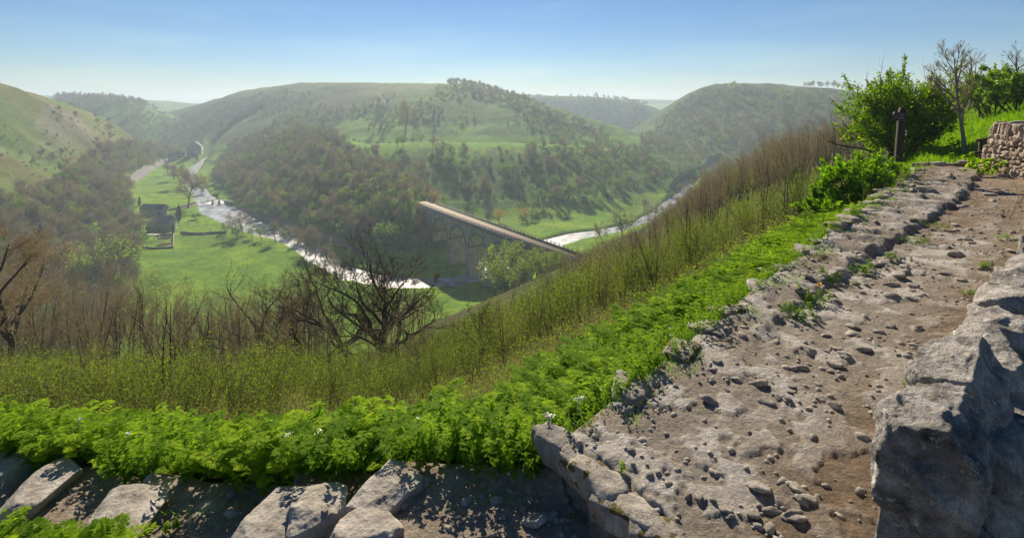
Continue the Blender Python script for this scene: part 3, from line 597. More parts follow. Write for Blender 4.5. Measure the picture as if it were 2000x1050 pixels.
# left hillside above the meadow
scatter([(-60, 400), (60, 395), (130, 350), (210, 290), (300, 288), (345, 303), (300, 322), (255, 345), (248, 400), (262, 470), (275, 500), (262, 560), (240, 640), (-60, 720)], 70, 700, 5.2, [(B, 6), (Gt, 1.2), (L_, 2.2)],
        'tree in the mixed wood covering the lower left hillside', 'trees in the wood on the left hillside', (.55, 1.15))
scatter([(60, 195), (200, 240), (240, 262), (300, 290), (210, 278), (120, 330), (40, 340), (90, 260)], 250, 700, 10, [(B, 3), (H_, 3), (L_, 1)],
        'small tree or thorn scattered on the open upper left hillside', 'thorns scattered on the left hillside', (.3, .75), thr=-.05, nscale=60)
scatter([(-60, 180), (90, 200), (200, 250), (130, 330), (-60, 400)], 200, 600, 9, [(H_, 2), (B, 1)], 'small tree or thorn scattered on the open upper left hillside', 'thorns scattered on the left hillside', (.15, .4), thr=.08, nscale=40)
# far spur on the left
scatter([(100, 185), (240, 190), (300, 212), (245, 215), (130, 212)], 650, 1100, 11, [(B, 4), (Gt, 2)], 'tree of the dark wood on the far left spur', 'trees on the far left spur', (.9, 1.3))
scatter([(230, 220), (300, 215), (400, 270), (400, 300), (340, 305), (290, 285)], 500, 1000, 11, [(B, 3), (Gt, 2), (H_, 3), (L_, 2)], 'tree on the slope of the far left spur', 'trees on the far left spur', (.6, 1.1))
scatter([(120, 205), (330, 225), (330, 280), (230, 262)], 500, 1000, 22, [(H_, 3), (B, 1)], 'bush dotted over the pasture of the far left spur', 'bushes on the far left spur', (.7, 1.3), thr=-.1)
# wooded front of the middle hill
scatter([(415, 350), (440, 300), (470, 262), (560, 240), (640, 262), (700, 300), (790, 320), (850, 345), (850, 395), (800, 400), (870, 470), (860, 500), (730, 490), (640, 460), (560, 440), (490, 412), (470, 395)], 225, 640, 5.1, [(B, 4), (L_, 1.8), (Gt, 2.6), (H_, 1.)],
        'tree in the wood on the front of the middle hill', 'trees in the wood on the middle hill', (.5, 1.05))
scatter([(840, 290), (1240, 292), (1312, 325), (1300, 352), (1215, 378), (1100, 395), (1010, 405), (900, 380), (850, 350)], 300, 700, 6., [(H_, 5), (Gt, 2), (B, 1.3), (L_, .8)],
        'bush or small tree on the slope below the field bench of the middle hill', 'bushes on the middle slope', (.6, 1.15), thr=-.16, nscale=45)
scatter([(820, 395), (1000, 405), (1100, 400), (1000, 430), (900, 420)], 250, 400, 12, [(H_, 4), (Gt, 2), (L_, 1)], 'bush on the grass slope behind the viaduct', 'bushes on the middle slope', (.6, 1.1), thr=-.1)
scatter([(600, 200), (760, 185), (900, 172), (1000, 195), (1100, 235), (1190, 268), (1235, 288), (1000, 262), (870, 248), (820, 262), (640, 250), (520, 245)], 430, 900, 8, [(H_, 4), (B, 2), (Gt, 2), (L_, 1)],
        'bush or small tree on the upper slope of the middle hill', 'bushes on the upper middle hill', (.45, 1.), thr=-.02, nscale=70)
scatter([(330, 235), (480, 190), (600, 175), (640, 240), (500, 250), (440, 290), (380, 280)], 700, 1100, 12, [(B, 3), (H_, 4)], 'scrub thorn on the shaded flank of the middle hill', 'thorns on the shaded flank', (.4, .9), thr=.0, nscale=80)
scatter([(870, 163), (930, 163), (1000, 186), (1100, 226), (1190, 264), (1190, 275), (1090, 240), (980, 205), (900, 178)], 560, 800, 8, [(B, 4), (Gt, 2)], 'tree of the wood edging the crest of the middle hill', 'trees on the crest of the middle hill', (.5, .85))
scatter([(640, 255), (860, 262), (860, 300), (700, 295)], 380, 560, 20, [(H_, 4), (Gt, 1)], 'hawthorn on the pasture shoulder of the middle hill', 'bushes on the middle slope', (.6, 1.2), thr=-.05)
# right hill
scatter([(1330, 200), (1390, 172), (1420, 170), (1700, 195), (1720, 330), (1400, 350), (1340, 335), (1240, 290), (1280, 250)], 480, 950, 8.5, [(B, 4.5), (Gt, 2), (L_, 1.5), (H_, 2)],
        'tree in the wood on the shaded right hill', 'trees in the wood on the right hill', (.55, 1.1), thr=-.22, nscale=90)
scatter([(1010, 183), (1240, 190), (1262, 205), (1245, 262), (1195, 262), (1010, 200)], 850, 1300, 13, [(B, 1), (Gt, 1)], 'tree on the hazy far hill between the two nearer hills', 'trees on the hazy far hill', (.8, 1.2))
# valley floor beyond the right bend
scatter([(1300, 335), (1345, 312), (1420, 318), (1440, 345), (1385, 355), (1330, 350)], 380, 700, 9, [(Gt, 3), (L_, 3), (B, 1)], 'tree on the valley floor at the foot of the right hill', 'trees at the foot of the right hill', (.6, 1.))
# near hillside right of the viaduct
TOPL = [(900, 600), (1050, 530), (1110, 512), (1250, 458), (1345, 390), (1400, 345), (1500, 297), (1600, 257), (1650, 235), (1750, 215), (1900, 190)]
S_ = K_SAP
scatter([(1085, 560), (1110, 505), (1200, 470), (1300, 425), (1350, 385), (1400, 350), (1500, 315), (1560, 300), (1575, 440), (1450, 505), (1300, 570), (1200, 610), (1130, 650), (1060, 650)], 17, 420, 2.8, [(S_, 1)],
        'slender brown sapling in the bare wood below the footpath', 'saplings in the bare wood below the path', (.7, 1.15), h=7, topline=TOPL)
scatter([(1540, 300), (1600, 280), (1700, 250), (1830, 215), (1850, 290), (1780, 330), (1640, 400), (1540, 450)], 26, 420, 3.0, [(S_, 1)],
        'slender brown sapling in the bare wood below the footpath', 'saplings in the bare wood below the path', (.5, .85), h=7, topline=TOPL)
scatter([(1100, 560), (1300, 450), (1450, 380), (1700, 280), (1780, 300), (1500, 450), (1100, 640)], 60, 400, 14, [(L_, 1)], 'young leafy tree among the bare saplings below the footpath', 'trees among the bare saplings', (.4, .7), topline=TOPL, H0=10)
scatter([(170, 650), (260, 640), (330, 650), (500, 660), (600, 690), (800, 670), (850, 690), (850, 720), (700, 730), (480, 745), (330, 730), (180, 705)], 28, 90, 4.2, [(S_, 1)],
        'slender bare sapling between the scrub and the meadow', 'bare saplings above the meadow', (.75, 1.1), h=7)
scatter([(0, 620), (180, 640), (180, 710), (0, 720)], 35, 110, 4.5, [(S_, 3), (B, .6)], 'slender bare sapling at the left edge of the scrub', 'bare saplings above the meadow', (.8, 1.2), h=7)
scatter([(-60, 690), (250, 680), (480, 735), (700, 705), (830, 680), (960, 660), (1100, 590), (1250, 545), (1400, 475), (1600, 410), (1660, 400), (1560, 440), (1480, 480), (1350, 550), (1200, 620), (1050, 690), (900, 760), (700, 830), (400, 860), (-60, 840)], 6.2, 46, 1.2, [(K_SCR, 1)],
        'yellow green hazel shrub in the scrub below the footpath', 'shrubs in the scrub below the path', (.65, 1.25), h=2)
for k_ in (K_WIL, K_AMB, K_CON): flush(k_, 'x')
for k in range(100):
    px = _srng.uniform(-30, 640); Yv = _srng.uniform(36, 62); x_ = (px-1000)/1000*Yv; z_ = height(x_, Yv)[0]; tp = _srng.uniform(560, 640)-18*math.sin(px/90); s_ = ((200-tp)/1000*Yv-z_)/6.5
    if .3 < s_ < 1.9: K_SAP.items.append((x_, Yv, z_, s_, 'slender bare sapling in the brown band between the scrub and the meadow', 'bare saplings above the meadow'))
scatter([(-60, 690), (250, 680), (480, 735), (700, 705), (960, 660), (1100, 590), (1250, 545), (1400, 475), (1560, 440), (1350, 550), (1200, 620), (1050, 690), (900, 760), (700, 800), (400, 830), (-60, 820)], 12, 46, 3.0, [(K_SAP, 1)],
        'small bare brown sapling standing in the yellow green scrub', 'small saplings in the scrub', (.22, .5), h=3)
flush(K_BARE, 'brown leafless woodland covering the distant hillsides')
flush(K_LEAF, 'pale green spring woodland on the distant hillsides')
flush(K_GREEN, 'dark green woodland on the distant hillsides')
flush(K_BUSH, 'hawthorn scrub dotted over the distant hillsides')
flush(K_SAP, 'dense stand of bare brown saplings farther down the hillside')
flush(K_SCR, 'yellow green scrub farther down the slope')
# ---------------------------------------------------------------- viaduct
M_VST = stone_mat("weathered viaduct limestone", [(.38, .36, .34), (.56, .53, .49), (.70, .68, .63)], .35, .5, .05)
t = M_VST.node_tree; bs = t.nodes["Principled BSDF"]; old = bs.inputs["Base Color"].links[0].from_socket
br = N(t, "ShaderNodeTexBrick"); br.inputs["Scale"].default_value = 1; br.inputs["Brick Width"].default_value = 1.1; br.inputs["Row Height"].default_value = .45; br.inputs["Mortar Size"].default_value = .035
br.inputs["Color1"].default_value = (1, 1, 1, 1); br.inputs["Color2"].default_value = (.75, .73, .7, 1); br.inputs["Mortar"].default_value = (.45, .44, .42, 1)
tc = N(t, "ShaderNodeTexCoord"); sp = N(t, "ShaderNodeSeparateXYZ"); cb = N(t, "ShaderNodeCombineXYZ"); t.links.new(tc.outputs["Object"], sp.inputs[0]); ad = N(t, "ShaderNodeMath", operation='ADD')
t.links.new(sp.outputs[0], ad.inputs[0]); t.links.new(sp.outputs[1], ad.inputs[1]); t.links.new(ad.outputs[0], cb.inputs[0]); t.links.new(sp.outputs[2], cb.inputs[1]); t.links.new(cb.outputs[0], br.inputs["Vector"])
c = mix(t, .8, old, br.outputs["Color"], 'MULTIPLY')
stk = ramp(t, noise(t, 1.0, 6, .7, stretch=(1.1, 1.1, .10)), [(.52, (0, 0, 0)), (.66, (1, 1, 1))]); c = mix(t, stk, c, (.50, .48, .43))
stk2 = ramp(t, noise(t, 1.7, 5, .7, stretch=(.9, .9, .07)), [(.54, (0, 0, 0)), (.64, (.8, .8, .8))]); c = mix(t, stk2, c, (.15, .145, .15)); t.links.new(c, bs.inputs["Base Color"])
M_VBR = stone_mat("blue brick", [(.14, .14, .16), (.21, .21, .235), (.28, .28, .30)], 1.2, .4, .02)
M_TRK = stone_mat("pale track gravel", [(.30, .23, .18), (.38, .30, .24), (.48, .40, .33)], 1.5, .5, .02)
M_METAL, t, b = mat("dark iron", .6, .4); b.inputs["Base Color"].default_value = (.05, .045, .04, 1)
M_RAILP, t, b = mat("weathered rail posts", .7, .3); b.inputs["Base Color"].default_value = (.20, .17, .13, 1)
VA = np.array([-41., 254.5]); vt = np.array([.576, -.817]); vn = np.array([-.817, -.576]); DZ = -51.
via = empty('railway_viaduct', (VA[0], VA[1], 0), math.atan2(vt[1], vt[0])); tag(via, 'long grey stone viaduct with tall round arches crossing the river valley', 'viaduct')
# local frame: +x along the deck, -y is the near (left) face
PITCH, RAD, SPR = 16.5, 6.65, DZ-3.1-6.65; S0, S1, HWD = 0, 106, 4.0
m1 = MB(); prof = []   # s, underside z
piers = [11.+PITCH*k for k in range(6)]; BOT = -76.
cols = [(S0, BOT), (piers[0]-1.6+0, BOT)]
def wallcol(a_, b_, za, zb, top=DZ-.02):
    for yy, fl in ((-HWD, 0), (HWD, 1)):
        V = [(a_, yy, za), (b_, yy, zb), (b_, yy, top), (a_, yy, top)]; m1.add(V, [[0, 1, 2, 3] if not fl else [3, 2, 1, 0]])
    V = [(a_, -HWD, za), (b_, -HWD, zb), (b_, HWD, zb), (a_, HWD, za)]; m1.add(V, [[3, 2, 1, 0]])
prev = S0
for k, c_ in enumerate([p+PITCH/2 for p in piers[:5]]):
    l, r_ = c_-RAD, c_+RAD
    wallcol(prev, l, BOT, BOT)
    m1.add([(l, -HWD, BOT), (l, HWD, BOT), (l, HWD, SPR), (l, -HWD, SPR)], [[0, 1, 2, 3]]); m1.add([(r_, -HWD, BOT), (r_, HWD, BOT), (r_, HWD, SPR), (r_, -HWD, SPR)], [[3, 2, 1, 0]])
    an = np.linspace(math.pi, 0, 25); xs = c_+RAD*np.cos(an); zs_ = SPR+RAD*np.sin(an)
    for i in range(24): wallcol(xs[i], xs[i+1], zs_[i], zs_[i+1])
    prev = r_
wallcol(prev, S1, BOT, BOT)
m1.build('arches', M_VST, via)
for c_ in [p+PITCH/2 for p in piers[:5]]:
    an = np.linspace(math.pi, 0, 25)
    for yy in (-HWD-.12, HWD+.02):
        m_ = MB()
        for i in range(24):
            q = [(c_+rr*math.cos(an[j]), y_, SPR+rr*math.sin(an[j])) for y_ in (yy, yy+.1) for rr in (RAD-.02, RAD+.7) for j in (i, i+1)]
            m_.add(q, [[0, 1, 3, 2], [4, 6, 7, 5], [2, 3, 7, 6], [0, 4, 5, 1]])
        m_.build('arch_ring', M_VBR, via)
for k, p in enumerate(piers):
    m_ = MB(); m_.box((p, 0, SPR-.15), (3.7, HWD*2+.5, .5)); m_.build('impost', M_VBR, via)
for sgn, yy in (('near', -HWD), ('far', HWD)):
    m_ = MB(); m_.box(((S0+S1)/2, yy*1.03, DZ-.65), (S1-S0, .5, .45)); m_.build('string_course', M_VBR, via)
    m_ = MB(); m_.box(((S0+S1)/2, yy*.965, DZ+.2), (S1-S0+.2, .5, .75)); m_.build('parapet', M_VBR, via)
m_ = MB(); m_.box(((S0+S1)/2, 0, DZ+.06), (S1-S0+4, 7.2, .14)); 
m_.build('deck', M_LAND if False else stone_mat("grassy ballast", [(.09, .11, .03), (.14, .16, .04), (.20, .20, .07)], .8, .5, .02), via)
m_ = MB(); m_.box(((S0+S1)/2+4, -.35, DZ+.17), (S1-S0+26, 4.6, .14)); m_.build('deck_path', M_TRK, via)
for yy in (-HWD*.965, HWD*.965):
    m_ = MB(); 
    for zz in (.85, 1.35): m_.box(((S0+S1)/2+2, yy, DZ+zz), (S1-S0+6, .06, .06))
    m_.build('hand_rail', M_RAILP, via)
    for i in range(48):
        m_ = MB() ; m_.box((S0+1+i*2.28, yy, DZ+1.06), (.16, .16, 1.1)); m_.box((S0+1+i*2.28, yy, DZ+1.64), (.24, .24, .08)); m_.build('railing_post', M_RAILP, via)
# ---------------------------------------------------------------- tracks and roads laid on the ground
def ribbon(name, pts, wd, mt, label, off=.22, world=False, kind='structure'):
    Pw = [q for q in ((np.array(p_) if world else G(*p_)) for p_ in pts) if q is not None]; Pw = np.array([q[:2] for q in Pw]); n = len(Pw); tt = np.linspace(0, n-1, n*14)
    xs = np.interp(tt, np.arange(n), Pw[:, 0]); ys = np.interp(tt, np.arange(n), Pw[:, 1])
    for _ in range(5): xs[1:-1] = (xs[:-2]+xs[1:-1]+xs[2:])/3; ys[1:-1] = (ys[:-2]+ys[1:-1]+ys[2:])/3
    tx, ty = np.gradient(xs), np.gradient(ys); L = np.hypot(tx, ty)+1e-9; V = []
    for s_ in (-1, -.33, .33, 1): X, Y_ = xs-ty/L*wd*s_/2, ys+tx/L*wd*s_/2; V.append(np.stack([X, Y_, height(X, Y_)+off], 1))
    V = np.stack(V, 1).reshape(-1, 3); i = (np.arange(len(tt)-1)[:, None]*4+np.arange(3)[None]).ravel(); Q_ = np.stack([i, i+1, i+5, i+4], 1)
    return tag(ob(name, mkmesh(name, V, Q_, mt, None, {'v': np.full(len(V), .5)}, True)), label, kind=kind)
M_ASPH, t, b = mat("grey asphalt", .9, .2); t.links.new(ramp(t, noise(t, .5, 6), [(.3, (.13, .125, .12)), (.7, (.20, .19, .18))]), b.inputs["Base Color"])
M_DIRT, t, b = mat("trodden dirt", .95, .1); t.links.new(ramp(t, noise(t, .6, 6), [(.3, (.15, .12, .075)), (.7, (.25, .21, .14))]), b.inputs["Base Color"])
ribbon('road', [(250, 360), (262, 350), (280, 338), (300, 326), (320, 316), (338, 308)], 6, M_ASPH, 'narrow grey road along the left edge of the meadow')
ribbon('track', [(338, 412), (352, 408), (372, 405), (398, 402)], 4, M_DIRT, 'farm track leading to the weir')
ribbon('footpath', [(445, 400), (480, 412), (520, 428), (560, 444), (600, 452), (640, 468), (680, 486), (720, 505)], 2.2, M_DIRT, 'thin dirt footpath along the foot of the wooded hill', .12)
ribbon('footpath', [(950, 424), (954, 408), (962, 396), (960, 384), (966, 372)], 1.6, M_DIRT, 'thin pale footpath zigzagging up the grass slope behind the viaduct', .12)
ribbon('footpath', [(738, 182), (745, 192), (752, 200), (760, 204)], 4, M_DIRT, 'pale track near the top of the middle hill')
# ---------------------------------------------------------------- farm buildings
M_HST = stone_mat("grey house stone", [(.46, .41, .35), (.60, .54, .47), (.72, .67, .60)], 1.4, .5, .03)
M_SLATE = stone_mat("slate roof", [(.24, .26, .30), (.31, .33, .37), (.40, .42, .46)], 2., .4, .02)
M_BRN = stone_mat("brown tile roof", [(.09, .075, .065), (.13, .11, .095), (.18, .155, .13)], 2., .4, .02)
M_WHITE, t, b = mat("white paint", .5, .4); b.inputs["Base Color"].default_value = (.72, .72, .70, 1)
M_GLASS, t, b = mat("window glass", .1, .6); b.inputs["Base Color"].default_value = (.03, .035, .04, 1)
M_BLUE, t, b = mat("blue door paint", .6, .3); b.inputs["Base Color"].default_value = (.06, .09, .15, 1)
M_WOOD = stone_mat("weathered timber", [(.035, .03, .022), (.065, .055, .04), (.11, .095, .07)], 14, .6, .01)
M_RENDER, t, b = mat("cream render", .8, .2); b.inputs["Base Color"].default_value = (.5, .45, .36, 1)
def house(name, label, px, py, L, W, H, RH, rz, wins, doors, chims, mw=M_HST, mr=M_SLATE, roofs=None):
    q = G(px, py); z0 = q[2]-.3; h = empty(name, (q[0], q[1], z0), rz); tag(h, label, 'house' if 'barn' not in name else 'barn')
    m_ = MB(); l, w_ = L/2, W/2
    V = [(-l, -w_, -1), (l, -w_, -1), (l, w_, -1), (-l, w_, -1), (-l, -w_, H), (l, -w_, H), (l, w_, H), (-l, w_, H), (-l, 0, H+RH-.05), (l, 0, H+RH-.05)]
    m_.add(V, [[0, 1, 5, 4], [2, 3, 7, 6], [1, 2, 6, 5], [3, 0, 4, 7]], [[5, 6, 9], [7, 4, 8]]); m_.build('wall', mw, h)
    for a_, b_, mm in (roofs or [(-l-.35, l+.35, mr)]):
        r = MB(); o_ = .35; zz = H-o_*RH/w_
        for sg in (-1, 1):
            V = [(a_, sg*(w_+o_), zz), (b_, sg*(w_+o_), zz), (b_, 0, H+RH), (a_, 0, H+RH)]; V += [(v[0], v[1], v[2]+.22) for v in V]
            r.add(V, [[0, 1, 2, 3], [7, 6, 5, 4], [0, 4, 5, 1], [1, 5, 6, 2], [3, 7, 4, 0]] if sg > 0 else [[3, 2, 1, 0], [4, 5, 6, 7], [1, 5, 4, 0], [2, 6, 5, 1], [0, 4, 7, 3]])
        ro = r.build('roof', mm, h)
        for cx_ in chims:
            if a_ <= cx_ <= b_:
                c_ = MB(); c_.box((cx_, 0, H+RH+.4), (.8, 1.1, 1.5)); c_.box((cx_, 0, H+RH+1.2), (1., 1.3, .15)); c_.box((cx_, -.25, H+RH+1.45), (.28, .28, .4)); c_.box((cx_, .25, H+RH+1.45), (.28, .28, .4)); c_.build('chimney', mw, ro)
    for (x_, z_, ww, hh) in wins:
        f = MB(); y_ = -w_-.04
        for dx in (-ww/2, 0, ww/2): f.box((x_+dx, y_, z_), (.12, .1, hh+.12))
        for dz in (-hh/2, hh/2): f.box((x_, y_-.01, z_+dz), (ww+.1, .12, .12))
        fo = f.build('window', M_WHITE, h); g_ = MB(); g_.box((x_, y_+.02, z_), (ww, .04, hh)); g_.build('pane', M_GLASS, fo)
        s_ = MB(); s_.box((x_, y_-.08, z_-hh/2-.17), (ww+.4, .3, .16)); s_.build('sill', M_HST, fo)
    for (x_, z_, ww, hh, mm) in doors:
        d_ = MB(); d_.box((x_, -w_-.05, z_), (ww, .12, hh)); do = d_.build('door', mm, h); k_ = MB(); k_.box((x_+ww*.35, -w_-.14, z_), (.1, .08, .1)); k_.build('handle', M_METAL, do)
    return h
house('farmhouse', 'grey stone farmhouse with slate roof, white windows and end chimney', 319, 450, 11.6, 6.5, 5.2, 2.8, math.radians(-6), [(-3.4, 1.7, 1.6, 1.3), (-3.4, 4.2, 1.5, 1.0), (0, 4.1, 1.0, 1.0), (2.9, 4.3, 1.5, 1.0), (3.2, 2.1, 1.6, 1.3)], [(-.1, 1.4, 1.2, 2.2, M_BLUE)], [5.2])
house('stone_barn', 'long pale stone barn with grey and brown roof behind the farmhouse', 301, 420, 14.5, 6.5, 5.0, 2.2, math.radians(-3), [(3.6, 4.3, .8, .6), (3.6, 1.6, .9, 1.1)], [(6.0, 1.3, 1.2, 2.4, M_BLUE), (-3.2, 1.2, 1.6, 1.7, M_BLUE)], [], roofs=[(-7.6, 2.4, M_SLATE), (2.5, 7.6, M_BRN)])
house('cottage', 'small far cottage with brown roof and cream gable, left of its pair beside the road', 340, 313, 11, 8, 5, 3, math.radians(50), [(-2.5, 2, 1.4, 1.2), (2.5, 2, 1.4, 1.2)], [(0, 1.2, 1.1, 2.2, M_BLUE)], [5], M_RENDER, M_BRN)
house('cottage', 'small far cottage with brown roof, right of its pair beside the road', 350, 309, 10, 8, 5, 3, math.radians(50), [(-2.5, 2, 1.4, 1.2), (2.5, 2, 1.4, 1.2)], [(0, 1.2, 1.1, 2.2, M_BLUE)], [-4.5], M_RENDER, M_BRN)
house('country_house', 'far grey gabled house with tall chimney among trees at the head of the valley', 381, 300, 12, 14, 8, 7, math.radians(100), [(-2.5, 3, 1.8, 1.5), (2.5, 3, 1.8, 1.5)], [(0, 1.3, 1.4, 2.4, M_BLUE)], [5], M_HST, M_SLATE)
# ---------------------------------------------------------------- dry stone walls in the meadow
M_DSW = stone_mat("dry stone", [(.18, .17, .145), (.30, .28, .24), (.42, .39, .34)], 1.3, .9, .12)
def drywall(pts, label, H=1.3, W=.6, name='field_wall'):
    Pw = np.array([G(*p_)[:2] for p_ in pts]); L = np.concatenate([[0], np.cumsum(np.hypot(*np.diff(Pw, axis=0).T))]); n = max(8, int(L[-1]/.7)); s_ = np.linspace(0, L[-1], n); xs = np.interp(s_, L, Pw[:, 0]); ys = np.interp(s_, L, Pw[:, 1])
    tx, ty = np.gradient(xs), np.gradient(ys); l_ = np.hypot(tx, ty); z = height(xs, ys); rg = np.random.RandomState(len(pts)*7+int(L[-1])); V = []
    for off, zz in ((-1, -.4), (-.8, .85), (-.35, 1.0), (.35, 1.0), (.8, .85), (1, -.4)):
        V.append(np.stack([xs-ty/l_*W/2*off, ys+tx/l_*W/2*off, z+H*zz+(rg.uniform(-.12, .12, n) if zz > 0 else 0)], 1)+rg.normal(size=(n, 3))*.04)
    V = np.stack(V, 1).reshape(-1, 3); i = (np.arange(n-1)[:, None]*6+np.arange(5)[None]).ravel(); Q_ = np.stack([i, i+1, i+7, i+6], 1); caps = np.array([[0, 1, 2, 3, 4, 5]]) ; e_ = (n-1)*6
    Q2 = np.array([[0, 3, 2, 1], [0, 5, 4, 3], [e_, e_+1, e_+2, e_+3], [e_, e_+3, e_+4, e_+5]])
    return tag(ob(name, mkmesh(name, V, np.concatenate([Q_, Q2]), M_DSW, None, {'v': rg.uniform(0, 1, len(V))})), label, 'wall')
drywall([(353, 458), (380, 459), (410, 457), (443, 457)], 'low dark stone wall running across the meadow right of the farmhouse')
drywall([(272, 484), (300, 488), (337, 486)], 'low stone wall along the front of the kitchen garden', .9)
drywall([(338, 486), (338, 475), (339, 460)], 'short stone wall along the right side of the kitchen garden', 1.)
drywall([(304, 463), (320, 462), (338, 460)], 'low stone wall between the farmhouse lawn and the kitchen garden', .9)
drywall([(322, 413), (345, 409), (356, 407), (388, 403)], 'low stone wall from the barn towards the weir')
drywall([(393, 402), (404, 403)], 'thick grey stone abutment at the left end of the weir', 2.2, 2.)
drywall([(440, 399), (452, 401)], 'thick grey stone abutment at the right end of the weir', 2.2, 2.)
drywall([(252, 355), (246, 375), (247, 395), (252, 410)], 'long stone wall along the foot of the left wood', 1.2)
# footbridge and weir
qa, qb = P(405, 397, 370), P(440, 397, 370); mbr = empty('footbridge', (qa[0], qa[1], -74)); tag(mbr, 'narrow white footbridge on dark piers across the weir', 'footbridge')
m_ = MB(); m_.box(((qb[0]-qa[0])/2, 0, 3.2), (qb[0]-qa[0]+1, 1., .25)); m_.build('walkway', M_WHITE, mbr)
for f in (.30, .66): m_ = MB(); m_.box(((qb[0]-qa[0])*f, 0, .8), (1., 1.6, 4.4)); m_.build('pier', M_HST, mbr)
for zz in (4.2,): m_ = MB(); m_.box(((qb[0]-qa[0])/2, -.45, zz), (qb[0]-qa[0]+1, .08, .1)); m_.build('handrail', M_METAL, mbr)
M_FOAM, t, b = mat("white water", .6, .5); t.links.new(ramp(t, noise(t, .8, 6, .7), [(.3, (.5, .52, .54)), (.6, (.85, .86, .87))]), b.inputs["Base Color"])
wr = ribbon('weir_water', [P(404, 386, 372)[:2].tolist()+[0], P(418, 386, 384)[:2].tolist()+[0], P(432, 396, 382)[:2].tolist()+[0], P(442, 396, 372)[:2].tolist()+[0]], 3.5, M_FOAM, 'white water spilling over the curved weir', 0, True)
co = wr.data; V = np.empty(len(co.vertices)*3, np.float32); co.vertices.foreach_get('co', V); V = V.reshape(-1, 3); V[:, 2] = -73.9+.12*np.sin(V[:, 0]*3); co.vertices.foreach_set('co', V.ravel())
# garden
q = G(296, 470); pg = empty('pergola', tuple(q), math.radians(-4)); tag(pg, 'pale timber pergola in the kitchen garden', 'pergola')
for sx in (-3, 3):
    for sy in (-1.6, 1.6): m_ = MB(); m_.box((sx, sy, 1.2), (.16, .16, 2.8)); m_.build('post', M_WHITE, pg)
for sy in (-1.6, 1.6): m_ = MB(); m_.box((0, sy, 2.68), (6.8, .14, .2)); m_.build('beam', M_WHITE, pg)
m_ = MB()
for k in range(12): m_.box((-3.1+k*.56, 0, 2.86), (.1, 3.9, .14))
m_.build('slats', M_WHITE, pg)
M_SOIL, t, b = mat("dug soil", .95, .1); t.links.new(ramp(t, noise(t, 1.5, 6), [(.3, (.055, .038, .028)), (.7, (.10, .07, .052))]), b.inputs["Base Color"])
def bed(px, py, L, W, label):
    q = G(px, py); m_ = MB(); n = 8
    for i in range(n): m_.box((q[0], q[1]-W/2+W*(i+.5)/n, q[2]+.12), (L, W/n*.8, .5), v=i/n)
    return tag(m_.build('vegetable_bed', M_SOIL), label, 'garden bed')
bed(322, 479, 5.6, 5., 'brown dug vegetable bed nearest the front garden wall'); bed(322, 467, 5.6, 4., 'dark planted vegetable bed near the farmhouse lawn')
# sheep
def sheep(px, py, rz, label):
    q = G(px, py); s_ = empty('sheep', tuple(q), rz); tag(s_, label, 'sheep', 'sheep grazing in the meadow'); m_ = MB()
    def ball(c, r, n=8):
        V = []; 
        for i in range(n+1):
            for j in range(n): th = math.pi*i/n; ph = 2*math.pi*j/n; V.append((c[0]+r[0]*math.sin(th)*math.cos(ph), c[1]+r[1]*math.sin(th)*math.sin(ph), c[2]+r[2]*math.cos(th)))
        m_.add(V, [[i*n+j, i*n+(j+1) % n, (i+1)*n+(j+1) % n, (i+1)*n+j] for i in range(n) for j in range(n)])
    ball((0, 0, .62), (.55, .27, .27)); ball((.58, 0, .62), (.2, .14, .2)); ball((.72, 0, .45), (.13, .09, .16))
    tubes(m_, [(.35, .14, .5), (.35, -.14, .5), (-.35, .14, .5), (-.35, -.14, .5)], [(.37, .14, 0), (.37, -.14, 0), (-.37, .14, 0), (-.37, -.14, 0)], [.08]*4, [.04]*4, 6)
    m_.build('body', M_WOOL, s_)
M_WOOL, t, b = mat("wool", .95, .1); b.inputs["Base Color"].default_value = (.62, .58, .50, 1)
for k, (px, py) in enumerate([(386, 436.5), (403, 441.5), (412, 451.5), (360, 464), (376, 469), (399, 460.5), (280, 360), (292, 372)]):
    sheep(px, py, k*1.3, ['white sheep nearest the river pool, grazing', 'white sheep grazing between the cypress and the pool', 'white sheep grazing just above the field wall', 'white sheep just below the left end of the field wall', 'white sheep below the middle of the field wall', 'white sheep close under the field wall', 'tiny white sheep near the road in the upper meadow', 'tiny white sheep in the middle of the upper meadow'][k])
# ---------------------------------------------------------------- rocks, walls, stones
import bmesh
_ico = {}
def ico(n):
    if n not in _ico:
        bm = bmesh.new(); bmesh.ops.create_icosphere(bm, subdivisions=n, radius=1); _ico[n] = (np.array([v.co[:] for v in bm.verts]), np.array([[v.index for v in f.verts] for f in bm.faces])); bm.free()
    return _ico[n]
def rock(seed, dims, sub=4, planes=14, rough=.06, blocky=.0, fine=0., dmin=.62):
    rng = np.random.RandomState(seed); V, T = ico(sub); n = norm(rng.normal(size=(planes, 3))); dd = rng.uniform(dmin, dmin+.33, planes)
    if blocky > 0:
        ax = np.array([[1, 0, 0], [-1, 0, 0], [0, 1, 0], [0, -1, 0], [0, 0, 1], [0, 0, -1]], float); n = np.concatenate([n, norm(ax+rng.normal(size=(6, 3))*.1)]); dd = np.concatenate([dd+blocky*.35, np.full(6, .72)])
    dt = V @ n.T; r = np.min(np.where(dt > .05, dd/np.maximum(dt, .05), 9), 1); r = np.minimum(r, 1.25)
    V2 = V*r[:, None]*np.array(dims)/2/.8
    s = 1.2/max(dims); o = seed*3.7; f = fbm(V2[:, 0]*s*2+o, V2[:, 1]*s*2, V2[:, 2]*s*2, 5, True)*rough*min(dims)
    if fine: f = f+fbm(V2[:, 0]*26+o, V2[:, 1]*26, V2[:, 2]*26, 4)*fine
    return V2+norm(V)*f[:, None], T
M_LIME = M_LIME
M_ROCK = stone_mat("pale limestone", [(.24, .215, .18), (.39, .36, .315), (.54, .505, .455)], 5, .9, .02)
